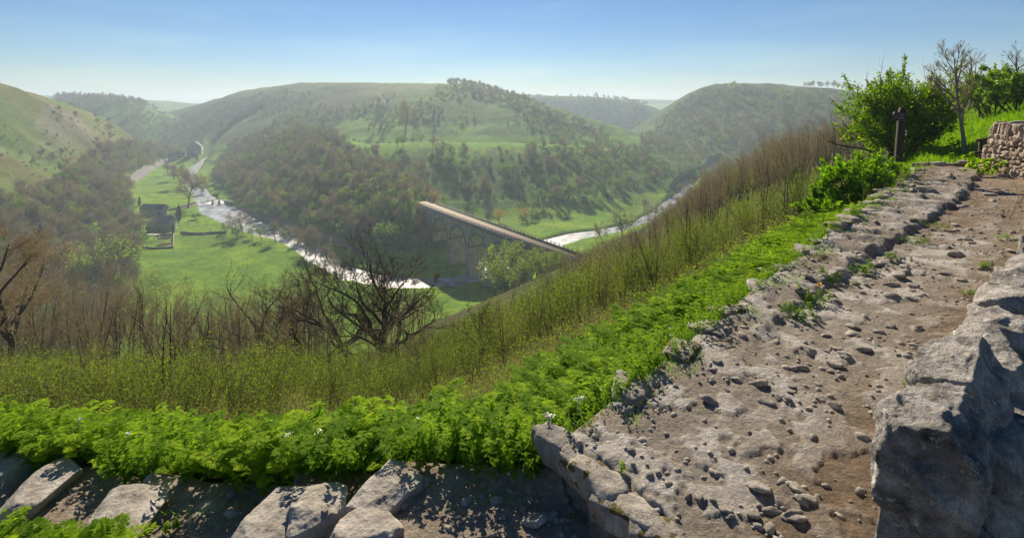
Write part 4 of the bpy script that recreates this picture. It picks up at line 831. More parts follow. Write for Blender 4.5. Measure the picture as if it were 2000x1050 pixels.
M_MOSSR = stone_mat("mossy limestone", [(.22, .20, .17), (.38, .35, .31), (.52, .49, .44)], 5, .9, .02, ((.11, .085, .012), .50))
M_COPE = stone_mat("dark craggy limestone", [(.09, .085, .08), (.44, .42, .39), (.80, .77, .73)], 7, 1., .035, ((.10, .085, .02), .68), True)
M_FARW = stone_mat("warm wall stone", [(.28, .21, .155), (.44, .35, .27), (.58, .48, .39)], 6, .9, .02, ((.26, .15, .02), .64))
def put(V, c, rz=0, rx=0, ry=0):
    from mathutils import Euler
    M = np.array(Euler((rx, ry, rz)).to_matrix()); return V @ M.T+np.array(c)
_rr = random.Random(5)
# near parapet wall on the right
wd = np.array([.775, .632]); wn = np.array([-.632, .775]); W0 = np.array([1.50, 1.93])   # centre line start, along, towards the path
nw = empty('stone_wall', (W0[0], W0[1], -2.3)); tag(nw, 'thick grey craggy stone wall filling the lower right corner beside the path', 'wall')
def wl(s, w_, z): p_ = wd*s+wn*w_; return (p_[0], p_[1], z+2.3)
s = .0; k = 0
while s < 8.5:
    L = [.56, .5, .6, .46][k % 4]*_rr.uniform(.85, 1.2) if k else .52; hgt = _rr.uniform(.30, .42)
    V, T = rock(700+k, (L*.80, .28 if k else .31, hgt*1.1), 6 if k < 3 else 5, 12, .20, .25, .010 if k < 4 else .006); m_ = MB(); V = put(V, wl(s+L/2, _rr.uniform(-.05, .01), -1.45+_rr.uniform(-.03, .04)+.008*s), math.atan2(wd[1], wd[0])+_rr.uniform(-.15, .15), _rr.uniform(-.1, .1), _rr.uniform(-.12, .12)*(k > 0))
    m_.add(V, None, T, v=_rr.random()); m_.build('coping_stone', M_COPE, nw, True); s += L*.93; k += 1
m_ = MB()
V, T = rock(801, (.42, .33, 1.15), 6, 14, .14, .9, .010); m_.add(put(V, wl(.26, 0, -2.2), math.atan2(wd[1], wd[0])), None, T, v=.15)
for face in (-.12, .07):
    zc = -2.42
    for row in range(5):
        s = .48; h_ = _rr.uniform(.17, .22)
        while s < 8.3:
            L = _rr.uniform(.18, .42); V, T = rock(_rr.randrange(9999), (L*1.1, .26, h_*1.25), 4 if s < 4 else 3, 12, .12, .6, .004); m_.add(put(V, wl(s+L/2, face, zc+h_/2), math.atan2(wd[1], wd[0])+_rr.uniform(-.1, .1)), None, T, v=_rr.random()); s += L
        zc += h_*.95
m_.box(wl(4.3, 0, -2.15), (7.6, .2, .8), math.atan2(wd[1], wd[0]), v=.1); m_.build('wall_body', M_COPE, nw, True)
# far wall at the top of the path
FT = math.atan2(-.97, -.25); fw = empty('stone_wall', (13.45, 14.3, -1.98), FT); tag(fw, 'warm brown drystone wall end with upright coping stones at the top of the path', 'wall')
m_ = MB(); zc = -.15; FH = 1.08; row = 0
while zc < FH:
    h_ = _rr.uniform(.09, .16)*(1.35 if row < 2 else 1); off = (1-zc/FH)*.20; s = -off
    while s < 3.6:
        L = _rr.uniform(.08, .26)*(1.3 if row < 2 else 1); V, T = rock(_rr.randrange(9999), (L*.94, .26, h_*_rr.uniform(.8, 1.05)), 3, 9, .06, .25); m_.add(put(V, (s+L/2, -off+_rr.uniform(-.035, .035), zc+h_/2+_rr.uniform(-.02, .02)), _rr.uniform(-.25, .25), _rr.uniform(-.2, .2), _rr.uniform(-.22, .22)), None, T, v=_rr.random()); s += L
    s = 0
    while s < .6:
        L = _rr.uniform(.12, .22); V, T = rock(_rr.randrange(9999), (.24, L, h_), 3, 9, .06, .25); m_.add(put(V, (-off+.04, s+.05, zc+h_/2), _rr.uniform(-.2, .2), _rr.uniform(-.2, .2)), None, T, v=_rr.random()); s += L
    zc += h_*.92; row += 1
m_.box((1.9, .32, .45), (3.5, .5, 1.15), 0, v=.05); m_.build('wall_body', M_FARW, fw)
s = 0
while s < 3.6:
    L = _rr.uniform(.10, .20); V, T = rock(_rr.randrange(9999), (L*1.05, .46, _rr.uniform(.36, .46)), 4, 10, .12, .3); m_ = MB(); m_.add(put(V, (s+L/2, .12, FH+.16), _rr.uniform(-.2, .2), 0, _rr.uniform(.1, .5)), None, T, v=_rr.random()); m_.build('coping_stone', M_FARW, fw); s += L*.92
# kerb stones along the outer edge
GRPK = 'weathered stones edging the path'
vars_ = [MB().add(rock(900+i, (.52, .34, .22), 4, 14, .13, .3, .003)[0], None, ico(4)[1], v=i/8).mesh('edge stone', M_MOSSR if i % 2 else M_ROCK, True) for i in range(8)]
epts = np.array([(p[0], p[1]) for p in EDGE[8:13]]); el = np.concatenate([[0], np.cumsum(np.hypot(*np.diff(epts, axis=0).T))]); s = .9; k = 0
while s < el[-1]:
    x_, y_ = np.interp(s, el, epts[:, 0]), np.interp(s, el, epts[:, 1]); sc_ = _rr.uniform(.5, 1.)*(1.1 if s > 7 else .75); o_ = _rr.uniform(-.32, .02); x_ -= -.7*o_*-1*-1; y_ += .7*o_
    x_ = x_; z_ = height(x_, y_)[0]
    o = ob('edge_stone', vars_[k % 8], None, (x_, y_, z_+.0), math.radians(45)+_rr.uniform(-.7, .7), (sc_, sc_*_rr.uniform(.8, 1.2), sc_*_rr.uniform(.4, .75))); tag(o, 'weathered mossy stone in the row edging the drop side of the footpath', 'stone', GRPK); s += .36*sc_+_rr.uniform(.05, .6); k += 1
for k in range(8):
    f = k/7; A = P(1095, 850, 3.5); B_ = P(1290, 1050, 2.72); x_, y_ = (A*(1-f)+B_*f)[:2]; x_ -= .02; o = ob('ledge_stone', vars_[(k*5) % 8], None, (x_+_rr.uniform(-.03, .03), y_+.03, -2.36+_rr.uniform(-.02, .02)), math.radians(-48)+_rr.uniform(-.4, .4), (.62, .6, .75)); tag(o, 'rough grey stone in the broken lip of the ledge where the upper path begins', 'stone', 'stones in the lip of the ledge')
# row of kerb stones closing the far end
for k in range(9):
    x_ = 11.7+k*.42; y_ = 15.1+.05*math.sin(k*2.); o = ob('kerb_stone', vars_[(k*3) % 8], None, (x_, y_, height(x_, y_)[0]+.05), _rr.uniform(-.3, .3), (.85, .7, .6)); tag(o, 'flat pale kerb stone in the row across the far end of the path', 'stone', 'kerb stones at the far end of the path')
# slabs forming the noses of the steps down to the left
for (px0, py0, px1, py1, zz, wdt, lab) in [(780, 915, 700, 985, -2.56, .30, 'long pale slab lying diagonally at the step edge right of centre bottom'), (735, 1000, 650, 1070, -2.56, .34, 'broad pale slab at the bottom edge just below the long diagonal slab'), (565, 955, 480, 1060, -2.74, .34, 'rough rounded slab at the middle step edge'), (612, 950, 600, 1020, -2.70, .34, 'brown grey boulder slab tucked right of the rough rounded slab'),
        (262, 950, 190, 1050, -2.98, .42, 'knobbly grey slab at the third step edge from the right'), (120, 905, 10, 990, -3.18, .30, 'long light grey slab at the left step'), (45, 878, -60, 950, -3.42, .40, 'pale slab at the left edge of the picture')]:
    A = P(px0, py0, -zz/((py0-200)/1000)); B_ = P(px1, py1, -zz/((py1-200)/1000)); c_ = (A+B_)/2; L = np.linalg.norm(B_-A); rz = math.atan2(*(B_-A)[:2][::-1]); V, T = rock(int(px0)+11, (L*1.25, wdt*1.05, .17), 6, 16, .12, .35, .006); m_ = MB(); m_.add(V, None, T, v=.7)
    tag(m_.build('step_slab', M_ROCK, None, True, loc=(c_[0]+.05, c_[1], zz-.06), rz=rz), lab, 'slab', 'slabs edging the steps')
# loose stones
lv = [MB().add(rock(950+i, (.135, .10, .06), 3, 8, .04, .0, 0, .42)[0], None, ico(3)[1], v=i/10).mesh('loose stone', M_ROCK, False) for i in range(10)]
fields = [((600, 900), (1180, 1040), 62, (.5, 1.5), 'grey stone lying loose on the lower dark step'), ((1380, 640), (1720, 800), 62, (.4, 1.15), 'grey stone lying loose in the middle of the path'), ((1480, 520), (1900, 690), 60, (.5, 1.3), 'grey stone lying loose on the earth strip of the path'),
    ((1700, 400), (1990, 540), 34, (.6, 1.7), 'grey stone lying loose on the upper path near the wall'), ((1180, 940), (1600, 1050), 30, (.5, 1.3), 'grey stone lying loose at the bottom of the path by the wall'), ((1780, 345), (1990, 400), 26, (.8, 2.), 'grey stone lying loose at the far end of the path'), ((20, 930), (560, 1040), 22, (.3, .8), 'small stone lying loose on the left steps')]
for (a_, b_, n, sr, lab) in fields:
    for k in range(n):
        px, py = _rr.uniform(a_[0], b_[0]), _rr.uniform(a_[1], b_[1])
        if py > 620 and px > 1640-(py-1050)*.0 and py > 800: continue
        q = G(px, py)
        if q is None or q[1] > 16: continue
        if perlin(q[0]*1.6, q[1]*1.6, 19.)+_rr.uniform(-.25, .25) < -.05: continue
        sd_ = seg_field(q[:1], q[1:2], EDGE)[0][0]; wl_ = float(np.dot(q[:2]-W0, wn))
        if sd_ > -.1 or wl_ < .25: continue
        sc_ = .72*_rr.uniform(*sr)*(.8+.04*q[1]); o = ob('loose_stone', lv[_rr.randrange(10)], None, (q[0], q[1], q[2]+.012*sc_), _rr.uniform(0, 6.28), sc_); o.rotation_euler[0] = _rr.uniform(-.3, .3); tag(o, lab, 'stone', lab.replace('grey stone lying', 'stones').replace('small stone lying', 'small stones'))
# gravel
mb = MB(); rng = np.random.RandomState(3); V1, T1 = ico(1); n = 9000; X = rng.uniform(-5.5, 12, n*3); Y_ = rng.uniform(2.6, 14.5, n*3)
sd, ti = seg_field(X, Y_, EDGE); wl_ = (X-W0[0])*wn[0]+(Y_-W0[1])*wn[1]; dens = fbm(X*1.1, Y_*1.1, 7.7, 3); k = (sd < -.05)&(ti > 4)&(wl_ > .2)&(dens+rng.uniform(-.35, .35, n*3) > -.02)&(rng.uniform(0, 1, n*3) < np.minimum(1, 16/(Y_*Y_))+.18); X, Y_ = X[k][:n], Y_[k][:n]; Z, dd_ = near_ground(X, Y_)
sz = rng.gamma(2., .0045, len(X))+.005; R_ = rng.uniform(0, 6.28, len(X)); jit = rng.uniform(.7, 1.35, (len(X), len(V1), 1)); VV = V1[None]*jit*sz[:, None, None]*np.array([1.3, 1, .7]); c_, s_ = np.cos(R_)[:, None], np.sin(R_)[:, None]
VV = np.stack([VV[..., 0]*c_-VV[..., 1]*s_+X[:, None], VV[..., 0]*s_+VV[..., 1]*c_+Y_[:, None], VV[..., 2]+Z[:, None]+.003], -1); TT = T1[None]+(np.arange(len(X))*len(V1))[:, None, None]
mb.add(VV.reshape(-1, 3), None, TT.reshape(-1, 3), np.repeat(rng.uniform(0, 1, len(X)), len(V1))); tag(mb.build('gravel', M_ROCK), 'grey gravel strewn over the path', kind='stuff')
# ---------------------------------------------------------------- signpost
q0 = np.array([10.15, 13.55]); z0 = height(*q0)[0]; lean = math.atan2(.16, 1.95)
sg = empty('signpost', (q0[0], q0[1], z0)); sg.rotation_euler = (0, lean, 0); tag(sg, 'leaning dark wooden signpost with a short finger board beside the path', 'signpost')
tH = 2.2
m_ = MB(); n = 14; V = []
for i in range(n+1):
    z_ = -.3+(tH+.3)*i/n; w_ = .068*(1-.04*i/n)*_rr.uniform(.97, 1.03)
    if i == n: w_ *= .8; z_ -= .0
    V += [(-w_, -w_, z_), (w_, -w_, z_), (w_, w_, z_), (-w_, w_, z_)]
Q_ = [[4*i+j, 4*i+(j+1) % 4, 4*i+4+(j+1) % 4, 4*i+4+j] for i in range(n) for j in range(4)]+[[4*n, 4*n+1, 4*n+2, 4*n+3]]; m_.add(V, Q_, v=.4); m_.build('post', M_WOOD, sg)
def plate(c, L, H_, T_, rz, mt, parent, name, round_left=True):
    pts = []; r = H_/2
    for i in range(9): a_ = math.pi/2+math.pi*i/8; pts.append((-L+r*.55*(1+math.cos(a_))if round_left else -L, r*math.sin(a_)))
    pts += [(0, -r), (0, r)]; n = len(pts); V = [(x_, -T_/2, z_) for x_, z_ in pts]+[(x_, T_/2, z_) for x_, z_ in pts]; bm = bmesh.new(); vs = [bm.verts.new(v) for v in V]; bm.faces.new(vs[:n]); bm.faces.new(vs[n:][::-1])
    for i in range(n): bm.faces.new((vs[i], vs[n+i], vs[n+(i+1) % n], vs[(i+1) % n]))
    me = bpy.data.meshes.new(name); bm.to_mesh(me); bm.free(); me.materials.append(mt); return ob(name, me, parent, c, rz)
M_BOARD, t, b = mat("dark painted board", .5, .4); b.inputs["Base Color"].default_value = (.022, .024, .03, 1)
M_LET, t, b = mat("pale lettering", .6, .3); b.inputs["Base Color"].default_value = (.34, .32, .35, 1)
bd = plate((-.03, -.10, tH-.25), .34, .23, .035, math.radians(12), M_BOARD, sg, 'finger_board')
for (x0, x1, z_) in [(-.115, -.02, .045), (-.165, -.105, -.032), (-.09, -.01, -.032)]:
    m_ = MB(); nn = int((x1-x0)/.017)
    for i in range(nn):
        x_ = x0+(i+.5)*(x1-x0)/nn; m_.box((x_-.003, -.022, z_), (.004, .006, .036)); m_.box((x_+.003, -.022, z_+(.012 if i % 2 else -.010)), (.006, .006, .006)); m_.box((x_+.003, -.022, z_+.014*(-1)**i), (.006, .006, .006))
    m_.build('lettering', M_LET, bd)
wm = plate((.14, -.02, tH-.66), .07, .2, .03, math.radians(70), M_BOARD, sg, 'waymark', False)
wm.rotation_euler = (0, 0, math.radians(15)); 
for z_ in (.045, -.045): m_ = MB(); m_.box((-.035, -.02, z_), (.05, .006, .068)); m_.build('waymark_panel', M_WHITE, wm)
# ---------------------------------------------------------------- rail fence beside the far wall
def g2(px, py, Y): q = P(px, py, Y); return q
fz = height(14., 15.6)[0]; rf = empty('rail_fence', (14.2, 15.6, fz)); tag(rf, 'low green wooden rail fence against the end of the far wall', 'fence'); o3 = np.array([14.2, 15.6, fz])
for (a_, b_, nm, wd_) in [(g2(1907, 275, 15.6), g2(1948, 269, 15.6), 'rail', .08), (g2(1904, 299, 15.4), g2(1944, 294, 15.6), 'rail', .08), (g2(1915, 272, 15.7), g2(1914, 316, 15.7), 'post', .07), (g2(1934, 266, 15.7), g2(1930, 318, 15.7), 'post', .075), (g2(1928, 288, 15.6), g2(1921, 316, 15.4), 'brace', .05), (g2(1902, 325, 15.2), g2(1916, 322, 15.2), 'step_board', .12)]:
    m_ = MB(); m_.beam(a_-o3, b_-o3, wd_, wd_, v=.5); m_.build(nm, M_WOOD, rf)
# ---------------------------------------------------------------- big single trees
M_NETT = leaf_mat("nettle leaves", (.045, .14, .006), (.32, .48, .012), .62, .75, .08, 0)
M_CIC = leaf_mat("sweet cicely leaves", (.08, .20, .010), (.42, .55, .02), .62, .75, .08, 0)
M_FLOW, t, b = mat("creamy white flowers", .6, .2); b.inputs["Base Color"].default_value = (.72, .72, .56, 1)
M_YEL, t, b = mat("yellow petals", .6, .2); b.inputs["Base Color"].default_value = (.75, .45, .02, 1)
def big_tree(name, px, py, top_py, label, seed, mb_=M_BARK, ml=M_TWIG, trunk=.045, dirs=None, spread=(35, 65), nlev=4, leaves=None, nleaf=0, lsize=.06, Y=None, wob=.2, ratio=.64, nch=(5, 5, 4, 4), tw=2500, start=.3, group=None, lift=.05, wide=1., Hm=None):
    q = G(px, py) if Y is None else P(px, py, Y)
    if Y is not None: q[2] = height(q[0], q[1])[0]
    H = Hm or (200-top_py)/1000*q[1]-q[2]; rng = np.random.RandomState(seed); segs = []; tips = []
    for (d, f) in (dirs or [((0, 0, 1), 1.)]):
        s_, t_ = grow(rng, (0, 0, -.3), d, H*.52*f, H*trunk*f**.5, nlev, nch, spread, ratio, wob, lift, 7, start, .5, .6); segs += s_; tips += t_
    zt = max(s[1][2] for s in segs); k_ = H/zt; k_ = np.array([k_*wide, k_*wide, k_])
    tr = MB(); a_ = seg_arrays(segs, lambda l: l <= 1); tubes(tr, a_[0]*k_, a_[1]*k_, a_[2], a_[3], 8)
    cr = MB(); a_ = seg_arrays(segs, lambda l: l > 1); tubes(cr, a_[0]*k_, a_[1]*k_, np.maximum(a_[2], .008), np.maximum(a_[3], .006), 4, .3)
    E0 = np.array([s[1] for s in segs if s[4] >= max(2, nlev-1)])*k_; D0 = norm(np.array([s[1]-s[0] for s in segs if s[4] >= max(2, nlev-1)]))
    if tw: i = rng.randint(0, len(E0), tw); dd = norm(D0[i]+rng.normal(size=(tw, 3))*.5+[0, 0, .2]); twigs(cr, E0[i], dd, rng.uniform(.02, .05, tw)*H, H*.0014, rng); tipsP = E0[i]+dd*H*.03
    mats = [mb_ if ml is None else ml]
    if nleaf: i = rng.randint(0, len(E0), nleaf); quads(cr, E0[i]+rng.normal(size=(nleaf, 3))*H*.022, lsize, rng, m=1, aspect=.7); mats.append(leaves)
    t_ = empty(name, tuple(q)); tag(t_, label, 'tree', group); tr.build('trunk', mb_, t_, True); o_ = ob('crown', cr.mesh('crown', mats), t_); return t_, segs, k_, q
M_DTW = leaf_mat("dark twigs", (.05, .038, .028), (.13, .09, .05), .05, .8, .1, .2)
big_tree('bare_tree', 745, 694, 420, 'largest dark bare tree with ivy clad trunk and wide crooked limbs before the river', 3, M_BARK, M_DTW, .026, [((.05, 0, 1), 1), ((.40, .1, .9), .9)], (28, 62), 4, M_RUST, 1500, .07, wob=.17, nch=(7, 5, 5, 4), tw=9000, wide=1.2, lift=.09, Y=34)
big_tree('bare_tree', 690, 698, 485, 'dark bare tree with twisted limbs immediately left of the largest one', 5, M_BARK, M_DTW, .024, [((-.15, 0, 1), 1)], (28, 62), 4, M_RUST, 700, .07, wob=.17, nch=(7, 5, 4), tw=5500, lift=.09, wide=1.15, Y=36)
big_tree('bare_tree', 640, 716, 590, 'dark tree leaning far to the left with a long low limb', 8, M_BARK, M_DTW, .045, [((-.9, 0, .75), 1.)], (30, 60), 3, M_RUST, 400, .08, wob=.2, tw=1500, wide=1.5, Y=36)
big_tree('bare_tree', 585, 690, 520, 'slim dark bare tree forking low, left of the leaning tree', 11, M_BARK, M_DTW, .03, [((-.3, 0, 1), 1), ((.35, 0, 1), .8)], (30, 60), 3, M_RUST, 500, .08, wob=.18, tw=1800, wide=1.3, Y=40)
big_tree('bare_tree', 795, 712, 600, 'low dark broken tree sprawling right of the largest one', 14, M_BARK, M_DTW, .05, [((.9, 0, .6), 1), ((-.2, 0, 1), .6)], (30, 70), 3, None, 0, wob=.28, tw=900, Y=33)
big_tree('bare_tree', 26, 696, 375, 'tall brown tree with spreading limbs and amber buds at the left edge', 19, M_BROWN, M_TWIG, .018, [((.0, 0, 1), 1)], (35, 65), 4, M_RUST, 5200, .08, wob=.09, nch=(11, 5, 4, 4), tw=9000, ratio=.52, start=.25, wide=1.15, Y=34)
big_tree('bare_tree', 945, 660, 570, 'small dark spreading tree with fresh buds right of the big bare trees', 20, M_BARK, M_DTW, .03, [((0, 0, 1), 1), ((.4, 0, 1), .8)], (35, 65), 3, M_SCRUB, 2200, .07, wob=.15, nch=(7, 5, 4), tw=1200, Y=22)
for k, (px, py, tp) in enumerate([(285, 700, 560), (340, 712, 575), (352, 705, 600), (408, 716, 560), (425, 708, 590), (470, 722, 570), (215, 700, 575), (505, 745, 600), (250, 690, 590), (380, 700, 600), (545, 700, 610)]):
    big_tree('bare_tree', px, py, tp, 'thin dark tree in the row standing between the scrub and the left meadow', 30+k, M_BARK, M_DTW, .014, [((.12*math.sin(k*2.), 0, 1), 1), ((.3*math.cos(k*3.), .1, 1), .7)][:1+k % 2], (20, 50), 3, M_RUST, 300, .07, wob=.1, nch=(8, 4, 3), tw=900, ratio=.42, start=.35, group='thin dark trees above the meadow', Y=38+(k*7) % 12)
# top of the path
big_tree('young_ash_tree', 1884, 322, 78, 'tall slender pale barked tree standing alone beyond the end of the path', 41, M_PALE, M_STEM, .018, [((.02, 0, 1), 1)], (22, 42), 3, M_TWIG, 900, .05, Y=19, wob=.05, nch=(11, 6, 4), tw=2200, ratio=.40, start=.35, wide=1.1)
big_tree('bare_tree', 1912, 262, 150, 'grey bare tree on the bank behind the pale barked tree', 43, M_BROWN, M_TWIG, .02, None, (25, 50), 3, None, 0, Y=34, wob=.1, nch=(9, 5, 4), tw=2500, ratio=.45, Hm=4.6)
big_tree('bare_tree', 1990, 215, 125, 'grey bare tree on the skyline at the right edge', 44, M_BROWN, M_TWIG, .02, None, (25, 50), 3, None, 0, Y=45, wob=.1, nch=(9, 5, 4), tw=2500, ratio=.45, Hm=4.6)
for k, (px, tp, Y) in enumerate([(1772, 0, 44), (1786, 0, 50), (1802, 0, 38), (1822, 0, 36), (1838, 0, 40), (1852, 0, 36), (1795, 205, 60), (1812, 190, 66), (1830, 182, 58), (1848, 178, 62), (1865, 170, 55), (1890, 168, 50), (1905, 175, 46), (1840, 195, 48), (1818, 215, 44), (1925, 165, 52), (1800, 225, 40), (1855, 200, 42)]):
    big_tree('bare_tree', px, 275-k % 3*4, tp, 'brown bare tree in the thicket behind the pale barked tree', 60+k, M_BROWN, M_TWIG, .016, None, (22, 50), 3, None, 0, Y=Y, wob=.1, nch=(8, 5, 3), tw=1300, ratio=.45, start=.2, group='bare trees in the thicket beyond the path', Hm=3.2+.6*((k*5) % 3))
def leafy_bush(name, px, py, Y, W, H, label, seed, mt, n, ls, cat, stems=12, nc=60, rag=.2, off=(0, 0)):
    q = P(px, py, Y); q[2] = height(q[0], q[1])[0]; rng = np.random.RandomState(seed); tr, cr = MB(), MB(); segs = []
    for k in range(stems):
        a_ = rng.uniform(0, 6.28); t_ = rng.uniform(0, .8)*W/H; s_, _ = grow(rng, (math.cos(a_)*t_*.3, math.sin(a_)*t_*.3, -.2), (math.cos(a_)*t_, math.sin(a_)*t_, 1), H*rng.uniform(.6, .95), H*.014, 2, (6, 4), (20, 55), .42, .13, .03, 7, .2, .35, .55); segs += s_
    tubes(tr, *seg_arrays(segs, lambda l: True), sides=4, v=.3)
    E0 = np.array([s[1] for s in segs if s[4] > 0]); u = norm(rng.normal(size=(nc, 3))); u[:, 2] = u[:, 2]*.8; cc = np.array([0, 0, H*.5])+u*np.array([W/2, W/2, H*.46])*rng.uniform(.55, 1, (nc, 1)); cc = np.concatenate([cc, E0[rng.randint(0, len(E0), nc)]])
    cc = cc[(cc[:, 2] < H*.97)&(np.hypot(cc[:, 0], cc[:, 1]) < W*.52)]; nc = len(cc)
    rad = rng.uniform(.05, .13, len(cc))*H; i = rng.randint(0, len(cc), n); p = cc[i]+norm(rng.normal(size=(n, 3)))*(rad[i]*rng.uniform(.3, 1.1, n))[:, None]; p = p[p[:, 2] > .02]
    quads(cr, p, ls, rng, aspect=.7, flat=.5)
    ns = int(nc*rag)
    for k in range(ns):      # ragged leading shoots
        c_ = cc[rng.randint(nc)]; d = norm(norm(c_-[0, 0, H*.3])+[0, 0, .6]); L = H*rng.uniform(.12, .26); m_ = 34; f = rng.uniform(0, 1, (m_, 1)); quads(cr, c_+d*L*f+rng.normal(size=(m_, 3))*.035, ls, rng, aspect=.7); tubes(tr, [c_], [c_+d*L], [.012], [.005], 3)
    t_ = empty(name, tuple(q)); tag(t_, label, cat); tr.build('stems', M_BARK, t_); cr.build('foliage', mt, t_); return t_
leafy_bush('hawthorn_tree', 1750, 330, 22.0, 3.9, 4.1, 'dense dark green hawthorn rising behind the signpost', 5, M_HAW, 25000, .10, 'tree', 18, 120, .5)
leafy_bush('elder_bush', 1665, 400, 12.6, 1.5, 1.6, 'bright lime green leafy shrub left of the dark hawthorn', 6, M_LIME, 4600, .085, 'shrub', 22, 26, .5)
leafy_bush('elder_bush', 1610, 420, 12.2, 1.0, 1.3, 'smaller lime green shrub of upright shoots at the left of the leafy group', 7, M_LIME, 1900, .085, 'shrub', 16, 16, .6)
leafy_bush('elder_bush', 1715, 380, 13.4, 1.2, 1.35, 'lime green shrub directly left of the signpost base', 8, M_LIME, 2600, .08, 'shrub', 14, 20, .5)
leafy_bush('dark_bush', 1935, 240, 30, 4., 3.2, 'dark green bush high on the grass bank at the right', 9, M_HAW, 9000, .13, 'bush', 8, 40, .2)
leafy_bush('green_bush', 1985, 225, 26, 4.5, 2.6, 'mid green bush on the bank at the right edge', 10, M_GREEN, 9000, .13, 'bush', 8, 40, .2)
leafy_bush('lime_plant', 1922, 330, 13.6, .75, .55, 'bright yellow green leafy plant at the foot of the far wall', 12, M_CIC, 2200, .05, 'plant', 8, 24, .1)
leafy_bush('dark_weed', 1895, 325, 16., 1.1, .5, 'dark green weeds below the rail fence', 13, M_NETT, 2200, .06, 'plant', 8, 24, .1)
leafy_bush('round_bush', 820, 760, 11.5, .55, .62, 'small round bright green bush in the scrub above the leafy bank', 14, M_LIME, 1800, .035, 'bush', 8, 24, .1)
# ---------------------------------------------------------------- leafy bank along the path
def leaf_shape(L, W, droop=.25):
    V = np.array([[0, 0, 0], [L*.28, W*.5, .10*W], [L*.62, W*.36, .05*W-droop*L*.25], [L, 0, -droop*L], [L*.62, -W*.36, .05*W-droop*L*.25], [L*.28, -W*.5, .10*W], [L*.35, 0, -.1*W], [L*.68, 0, -.1*W-droop*L*.4]])
    return V, np.array([[0, 1, 2, 7], [0, 7, 4, 5], [2, 3, 4, 7]])   # folded blade
def rotz(V, a_): c_, s_ = math.cos(a_), math.sin(a_); return V @ np.array([[c_, s_, 0], [-s_, c_, 0], [0, 0, 1]])
def roty(V, a_): c_, s_ = math.cos(a_), math.sin(a_); return V @ np.array([[c_, 0, -s_], [0, 1, 0], [s_, 0, c_]])
def nettle(rng):
    V, Q_, A = [], [], []; n = 0; H = .42; x_ = 0
    for k in range(7):
        z_ = H*(.3+.7*k/6); L = .10*(1.05-.5*(k/6)**2)
        for j in range(2 if k < 6 else 4):
            v, q_ = leaf_shape(L*rng.uniform(.8, 1.2), L*.62, rng.uniform(.1, .5)); v = roty(v, rng.uniform(-.35, .15)); v = rotz(v, j*math.pi*(1 if k < 6 else .5)+k*1.57+rng.uniform(-.3, .3))+[0, 0, z_]; V.append(v); Q_.append(q_+n); A.append(np.full(8, rng.uniform(.0, .45)+.5*k/6)); n += 8
    return np.concatenate(V), np.concatenate(Q_), np.concatenate(A)
def cicely(rng):
    V, Q_, A = [], [], []; n = 0
    for fr in range(6):
        az = fr*1.05+rng.uniform(-.3, .3); L = rng.uniform(.2, .3); el = rng.uniform(.3, 1.0); base = np.array([0, 0, rng.uniform(.08, .25)]); vv = rng.uniform(.2, 1)
        for k in range(7):
            f = .3+.7*k/6; wl2 = .11*(1-f)**.7+.025; zc = L*f*math.sin(el)-.55*L*f*f*.6; c_ = np.array([L*f*math.cos(el), 0, zc])
            for sg in (-1, 1):
                for j in range(3):
                    g = (j+1)/3; ctr = c_+np.array([.02*g, sg*wl2*g, -.012*g]); s_ = .030*(1.2-g*.4)
                    v = np.array([[-s_*.2, -s_*.45, 0], [s_*.9, -s_*.15, .004], [s_*.5, s_*.6, -.004], [-s_*.5, s_*.35, 0]]); v = rotz(v, sg*.6+rng.uniform(-.4, .4))
                    v = roty(v, rng.uniform(-.4, .4)); V.append(rotz(v+ctr, az)+base); Q_.append(np.array([[0, 1, 2, 3]])+n); A.append(np.full(4, vv*rng.uniform(.7, 1.1))); n += 4
    return np.concatenate(V), np.concatenate(Q_), np.concatenate(A)
def spread_plants(name, label, mt, temps, X, Y_, Z, S, rng, tiltv=.25):
    mb = MB(); ch = rng.randint(0, len(temps), len(X)); R_ = rng.uniform(0, 6.28, len(X)); tx, ty = rng.normal(size=(2, len(X)))*tiltv
    for k, (V, Q_, A) in enumerate(temps):
        m = np.where(ch == k)[0]
        if not len(m): continue
        c_, s_ = np.cos(R_[m])[:, None], np.sin(R_[m])[:, None]; vx = (V[:, 0]*c_-V[:, 1]*s_)+V[:, 2]*tx[m][:, None]; vy = (V[:, 0]*s_+V[:, 1]*c_)+V[:, 2]*ty[m][:, None]
        VV = np.stack([vx*S[m][:, None]+X[m][:, None], vy*S[m][:, None]+Y_[m][:, None], V[:, 2][None]*S[m][:, None]+Z[m][:, None]], -1)
        QQ = Q_[None]+(np.arange(len(m))*len(V))[:, None, None]; a_ = np.clip(A[None]*rng.uniform(.35, 1.5, (len(m), 1)), 0, 1); mb.add(VV.reshape(-1, 3), QQ.reshape(-1, 4), None, a_.ravel())
    return tag(mb.build(name, mt), label, kind='stuff')
rng = np.random.RandomState(12)
def band(n, d0, d1, t0, t1, pw=1.):
    ep = np.array([(p[0], p[1]) for p in EDGE]); t_ = t0+(t1-t0)*rng.uniform(0, 1, n)**pw; i = np.minimum(t_.astype(int), len(ep)-2); f = (t_-i)[:, None]; p = ep[i]*(1-f)+ep[i+1]*f; dv = norm(ep[i+1]-ep[i]); nn = np.stack([-dv[:, 1], dv[:, 0]], 1); d = rng.uniform(0, 1, n); d = d0+(d1-d0)*d; p = p+nn*d[:, None]; return p[:, 0], p[:, 1], d
